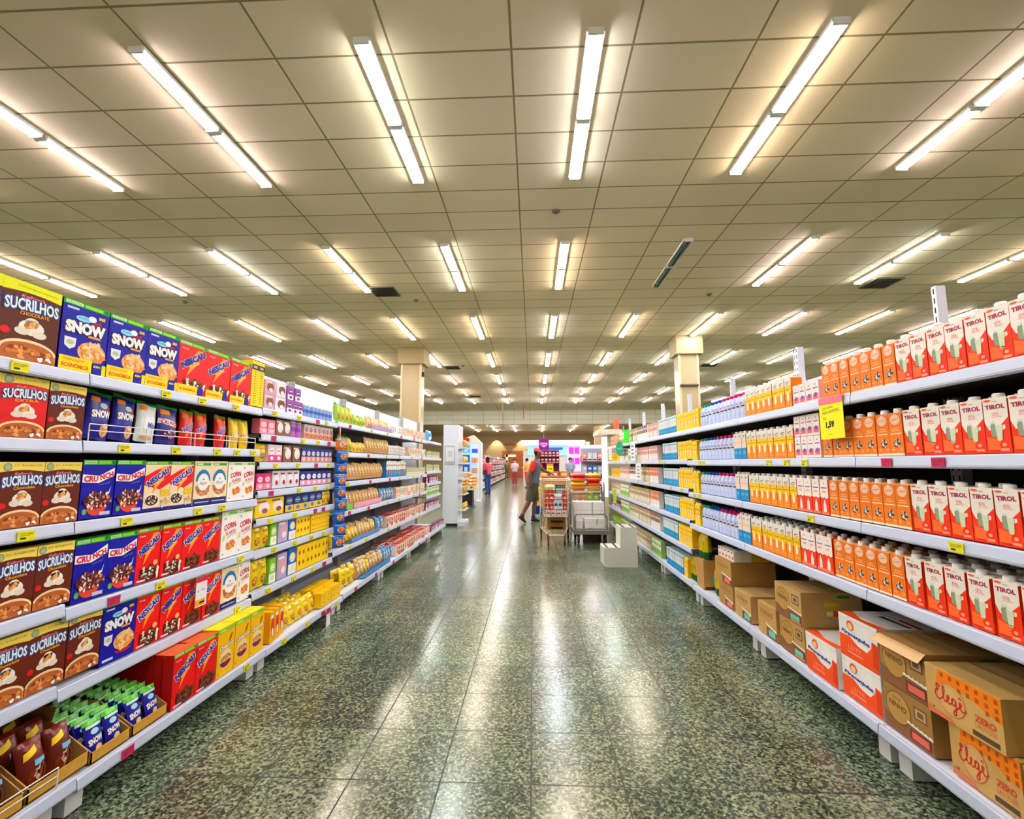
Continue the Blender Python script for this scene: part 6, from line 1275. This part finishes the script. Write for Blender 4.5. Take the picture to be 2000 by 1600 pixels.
# ------------------------------------------------------------------ people
import bmesh
def skin_body(name, chains, mat, parent, root=0):
    """chains: {joint: (pos, radius)} with edges -> one continuous skinned surface"""
    joints, edges = chains; bm = bmesh.new(); L = bm.verts.layers.skin.verify(); vd = {}
    for k, (p, r) in joints.items():
        v = bm.verts.new(p); v[L].radius = (r, r) if not isinstance(r, tuple) else r; vd[k] = v
    vd['pelvis'][L].use_root = True
    for a_, b_ in edges: bm.edges.new((vd[a_], vd[b_]))
    me = bpy.data.meshes.new(name); bm.to_mesh(me); bm.free(); me.materials.append(mat)
    o = link(name, me, parent=parent); m = o.modifiers.new('skin', 'SKIN'); m.use_smooth_shade = True
    s = o.modifiers.new('sub', 'SUBSURF'); s.levels = 1; s.render_levels = 2
    return o
def loft(a, rings, mat, n=16, caps=True):
    """rings: (center, axis-u radius, axis-v radius, tangent) ellipses around a path"""
    R_ = []
    for c, ru, rv, u, v in rings:
        c, u, v = Vector(c), Vector(u).normalized(), Vector(v).normalized()
        R_.append([tuple(c + u * ru * math.cos(2 * PI * k / n) + v * rv * math.sin(2 * PI * k / n)) for k in range(n)])
    a.rings(R_, mat, caps, True)
def limb_cover(a, p0, p1, r0, r1, mat, n=12):
    p0, p1 = Vector(p0), Vector(p1); d = (p1 - p0).normalized(); u = d.orthogonal().normalized(); v = d.cross(u)
    loft(a, [(p0, r0, r0, u, v), (p0.lerp(p1, .5), (r0 + r1) / 2 * 1.02, (r0 + r1) / 2 * 1.02, u, v), (p1, r1, r1, u, v)], mat, n, True)
def hand(J, E, pref, wrist, pos, dirv, palm, s=1.0):
    """palm + four fingers + thumb as short chains; dirv = pointing direction, palm = normal"""
    d, pn = Vector(dirv).normalized(), Vector(palm).normalized(); sd = d.cross(pn).normalized(); p = Vector(pos)
    J[pref + 'palm'] = (p + d * .045 * s, .026 * s); E.append((wrist, pref + 'palm'))
    for i in range(4):
        o_ = sd * (.028 - i * .018) * s; b_ = p + d * .075 * s + o_; l = (.036, .042, .038, .028)[i] * s
        J[pref + 'f%d' % i] = (b_, .010 * s); J[pref + 'g%d' % i] = (b_ + (d * .8 + pn * .5) * l, .008 * s); J[pref + 'h%d' % i] = (b_ + (d * .8 + pn * .5) * l + (d * .3 + pn * .9) * l * .7, .007 * s)
        E += [(pref + 'palm', pref + 'f%d' % i), (pref + 'f%d' % i, pref + 'g%d' % i), (pref + 'g%d' % i, pref + 'h%d' % i)]
    J[pref + 't0'] = (p + d * .03 * s + sd * .035 * s + pn * .01, .011 * s); J[pref + 't1'] = (p + d * .06 * s + sd * .045 * s + pn * .035 * s, .009 * s); E += [(pref + 'palm', pref + 't0'), (pref + 't0', pref + 't1')]

def person(label, loc, yaw, J0, skinc, hair, shirt, sleeve, legs, shoes, cap=None, long_hair=False, bag=None, short=True, scale=1.0, trim=None):
    """figure faces local +x; local -y is its right side"""
    t = thing('person', label, 'person', loc, yaw); t.scale = (scale,) * 3
    J = {}; E = []
    g = lambda k: Vector(J0[k])
    for k, r in (('pelvis', .105), ('waist', .10), ('chest', .12), ('neck', .052), ('chin', .06)): J[k] = (g(k), r)
    hd = g('head'); f = (g('nose') - hd).normalized(); J['head'] = (hd, .088); J['crown'] = (hd + Vector((0, 0, .075)) - f * .01, .072)
    E += [('pelvis', 'waist'), ('waist', 'chest'), ('chest', 'neck'), ('neck', 'chin'), ('chin', 'head'), ('head', 'crown')]
    J['nose'] = (hd + f * .095 + Vector((0, 0, -.005)), .014); E.append(('head', 'nose'))
    sdv = Vector((-f.y, f.x, 0)).normalized()
    for s_, q in ((-1, 'r'), (1, 'l')):
        J['ear' + q] = (hd + sdv * s_ * .088 + Vector((0, 0, -.01)), .018); E.append(('head', 'ear' + q))
        for k, r in (('hip', .088), ('knee', .056), ('calf', .058), ('ankle', .036)): J[k + q] = (g(k + q), r)
        J['heel' + q] = (g('heel' + q), .034); J['toe' + q] = (g('toe' + q), .03)
        E += [('pelvis', 'hip' + q), ('hip' + q, 'knee' + q), ('knee' + q, 'calf' + q), ('calf' + q, 'ankle' + q), ('ankle' + q, 'heel' + q), ('ankle' + q, 'toe' + q)]
        for k, r in (('sho', .058), ('elb', .040), ('fore', .038), ('wri', .026)): J[k + q] = (g(k + q), r)
        E += [('chest', 'sho' + q), ('sho' + q, 'elb' + q), ('elb' + q, 'fore' + q), ('fore' + q, 'wri' + q)]
        dv = (g('wri' + q) - g('fore' + q)).normalized(); hand(J, E, 'hand' + q, 'wri' + q, g('wri' + q), dv, (Vector((0, 0, -1)) if abs(dv.z) < .6 else Vector((f.x, f.y, 0)) * -.2 + Vector((0, -s_, 0))), 1.0)
    skin_body('body', (J, E), skinc, t)
    # eyes, brows, mouth
    a = MB()
    for s_ in (-1, 1):
        c = hd + f * .082 + sdv * s_ * .032 + Vector((0, 0, .018)); a.cyl(c, c + f * .008, .011, P('#f4f0ea'), 10); a.cyl(c + f * .0085, c + f * .010, .006, P('#2a1a10'), 8)
        b_ = c + Vector((0, 0, .02)); a.cyl(b_ - sdv * .014, b_ + sdv * .014, .004, hair, 5)
    m0 = hd + f * .084 + Vector((0, 0, -.045)); a.cyl(m0 - sdv * .02, m0 + sdv * .02, .006, P('#8a4238'), 6); add('face', a, t)
    # shirt
    a = MB(); X, Y = Vector((1, 0, 0)), Vector((0, 1, 0)); pe, wa, ch, ne = g('pelvis'), g('waist'), g('chest'), g('neck'); Z = Vector((0, 0, 1))
    sd2 = (g('shol') - g('shor')).normalized(); fw = Vector((sd2.y, -sd2.x, 0)).normalized()
    loft(a, [(pe - Z * .02, .155, .175, fw, sd2), (pe + Z * .06, .16, .175, fw, sd2), (wa, .155, .165, fw, sd2), (wa.lerp(ch, .55), .15, .18, fw, sd2), (ch, .145, .20, fw, sd2), (ch.lerp(ne, .45), .125, .205, fw, sd2), (ch.lerp(ne, .75), .09, .13, fw, sd2), (ch.lerp(ne, .97), .068, .075, fw, sd2)], shirt, 18)
    add('shirt', a, t)
    for q in 'rl':
        a = MB(); p0, p1 = g('sho' + q) + Z * .015, g('sho' + q).lerp(g('elb' + q), .80); limb_cover(a, p0, p1, .078, .068, sleeve)
        if trim: 
            p2 = p0.lerp(p1, .02); off = -fw * .055; limb_cover(a, p2 + off, p1 + off * .9, .036, .034, trim, 8)
        add('sleeve', a, t)
    a = MB(); loft(a, [(pe + Z * .05, .145, .165, fw, sd2), (pe - Z * .05, .15, .175, fw, sd2), (pe - Z * .12, .135, .17, fw, sd2)], legs, 18)
    for q in 'rl':
        h_, k_, an = g('hip' + q), g('knee' + q), g('ankle' + q)
        if short:
            limb_cover(a, h_, k_.lerp(h_, .02), .112, .098, legs)
        else: limb_cover(a, h_, k_, .10, .075, legs); limb_cover(a, k_, an + Z * .03, .076, .058, legs)
    add('shorts' if short else 'trousers', a, t)
    for q in 'rl':
        a = MB(); he, to, an = g('heel' + q), g('toe' + q), g('ankle' + q); dv = (to - he).normalized(); sv = dv.cross(Z).normalized(); uv = sv.cross(dv)
        loft(a, [(he - dv * .035, .02, .02, sv, uv), (he - dv * .02, .040, .034, sv, uv), (he.lerp(to, .3) + uv * .02, .045, .052, sv, uv), (he.lerp(to, .65) + uv * .008, .048, .040, sv, uv), (to + dv * .02, .042, .026, sv, uv), (to + dv * .05, .015, .012, sv, uv)], shoes, 12)
        limb_cover(a, an - Z * .02 , an + (g('calf' + q) - an).normalized() * .05, .048, .046, shoes, 10); add('shoe', a, t)
    # hair and cap
    a = MB(); n = 14; R_ = []
    for k in range(6):
        q = k / 5 * PI / 2; rr = math.cos(q) * .103; R_.append([tuple(hd - f * .012 + Z * (.028 + .10 * math.sin(q)) + (f * math.cos(2 * PI * j / n) + sdv * math.sin(2 * PI * j / n)) * max(rr, .004)) for j in range(n)])
    a.rings(R_, cap or hair, True, True)
    if cap:
        c = hd + f * .09 + Z * .035; pts = [c + sdv * .07 - f * .03, c + sdv * .055 + f * .05, c + f * .075, c - sdv * .055 + f * .05, c - sdv * .07 - f * .03]
        a.add([tuple(p) for p in pts] + [tuple(p + Z * .008) for p in pts], [(0, 1, 2, 3, 4), (9, 8, 7, 6, 5)] + [(i, i + 5, (i + 1) % 5 + 5, (i + 1) % 5) for i in range(5)], cap)
        add('cap', a, t); a = MB(); loft(a, [(hd - f * .035 + Z * .03, .062, .088, f, sdv), (hd - f * .04 - Z * .03, .055, .08, f, sdv), (hd - f * .04 - Z * .07, .04, .06, f, sdv)], hair, 12); add('hair', a, t)
    else:
        loft(a, [(hd - f * .03 + Z * .04, .08, .098, f, sdv), (hd - f * .04 - Z * .03, .068, .092, f, sdv), (hd - f * .045 - Z * (.22 if long_hair else .07), .05, .07, f, sdv)], hair, 12); add('hair', a, t)
    return t
man = {'pelvis': (0, 0, .95), 'waist': (.02, 0, 1.09), 'chest': (.05, 0, 1.30), 'neck': (.09, 0, 1.475), 'chin': (.115, 0, 1.56), 'head': (.125, 0, 1.635), 'nose': (.23, .0, 1.60),
       'hipr': (-.01, -.09, .90), 'kneer': (-.10, -.10, .50), 'calfr': (-.17, -.10, .38), 'ankler': (-.285, -.10, .155), 'heelr': (-.315, -.10, .135), 'toer': (-.215, -.10, .045),
       'hipl': (.02, .09, .90), 'kneel': (.07, .10, .49), 'calfl': (.035, .10, .36), 'anklel': (.02, .10, .10), 'heell': (-.005, .10, .045), 'toel': (.14, .10, .035),
       'shor': (.02, -.19, 1.40), 'elbr': (-.10, -.25, 1.15), 'forer': (-.10, -.25, 1.06), 'wrir': (-.08, -.23, .92),
       'shol': (.10, .19, 1.41), 'elbl': (.26, .20, 1.24), 'forel': (.33, .16, 1.20), 'wril': (.42, .10, 1.17)}
skin1 = M('#7a4a30', .5, 0, 0, .03); skin2 = M('#d8a080', .5, 0, 0, .03)
person('person in grey shirt with red sleeves, red cap and olive shorts walking right', (.0, 11.35, 0), .12, man, skin1, P('#1a1210'), M('#56606e', .8), M('#c81410', .7), M('#4c4a3c', .8), M('#1c1c22', .6), cap=M('#d83c34', .6), trim=M('#f2a428', .7))
stand = {'pelvis': (0, 0, .93), 'waist': (0, 0, 1.07), 'chest': (.01, 0, 1.27), 'neck': (.02, 0, 1.43), 'chin': (.04, 0, 1.50), 'head': (.04, 0, 1.57), 'nose': (.14, .0, 1.53),
         'hipr': (0, -.08, .88), 'kneer': (.02, -.09, .49), 'calfr': (-.01, -.09, .36), 'ankler': (-.03, -.09, .09), 'heelr': (-.05, -.09, .04), 'toer': (.09, -.10, .03),
         'hipl': (0, .08, .88), 'kneel': (.0, .09, .49), 'calfl': (-.04, .09, .36), 'anklel': (-.07, .09, .10), 'heell': (-.09, .09, .045), 'toel': (.05, .10, .035),
         'shor': (0, -.17, 1.37), 'elbr': (.03, -.22, 1.12), 'forer': (.10, -.20, 1.10), 'wrir': (.22, -.15, 1.14),
         'shol': (0, .17, 1.37), 'elbl': (.02, .22, 1.10), 'forel': (.08, .20, 1.08), 'wril': (.20, .14, 1.14)}
person('person with long dark hair, coral vest and blue jeans browsing the left shelves', (-2.08, 21.8, 0), 2.3, stand, skin2, P('#181014'), M('#d8485c', .7), M('#d8485c', .7), M('#24468c', .8), M('#20304c', .6), long_hair=True, short=False)
a = MB(); a.rbox(-.13, .13, -.06, .06, 0, .22, .04, M('#3a2028', .5)); a.tube([(-.1, 0, .2), (-.05, 0, .42), (.05, 0, .42), (.1, 0, .2)], .008, M('#3a2028', .5), 6); tag(link('handbag', a.mesh('handbag'), (-2.19, 21.45, .88), .2), 'dark handbag hanging at the hip of the person in coral', 'handbag')
a = MB(); a.rbox(-.1, .1, -.04, .04, 0, .24, .03, P('#ee8888')); tag(link('pink_pack', a.mesh('pink_pack'), (-2.44, 22.18, 1.06), .9), 'pink pack held up by the person in coral vest', 'pack')
person('person in white and red shirt standing far off left of the capped person', (-1.1, 29.0, 0), -1.4, stand, skin2, P('#20181a'), M('#c8b8c4', .8), M('#e89c50', .7), M('#a03838', .8), M('#606870', .6), short=False)
person('person in orange top far off behind the capped person', (-.32, 27.0, 0), 2.6, stand, skin2, P('#181418'), M('#e8a048', .7), M('#e8a048', .7), M('#c8342c', .8), M('#404048', .6), short=False)
person('person in olive clothes standing by the orange wall panel', (-2.3, 42.0, 0), -1.3, stand, skin1, P('#181418'), M('#6a6038', .8), M('#6a6038', .7), M('#5c5430', .8), M('#303030', .6), short=False)
person('person with dark hair near the far red sign', (1.9, 24.0, 0), -1.8, stand, skin2, P('#141418'), M('#8898b8', .8), M('#8898b8', .7), M('#402c3c', .8), M('#303030', .6), short=False)
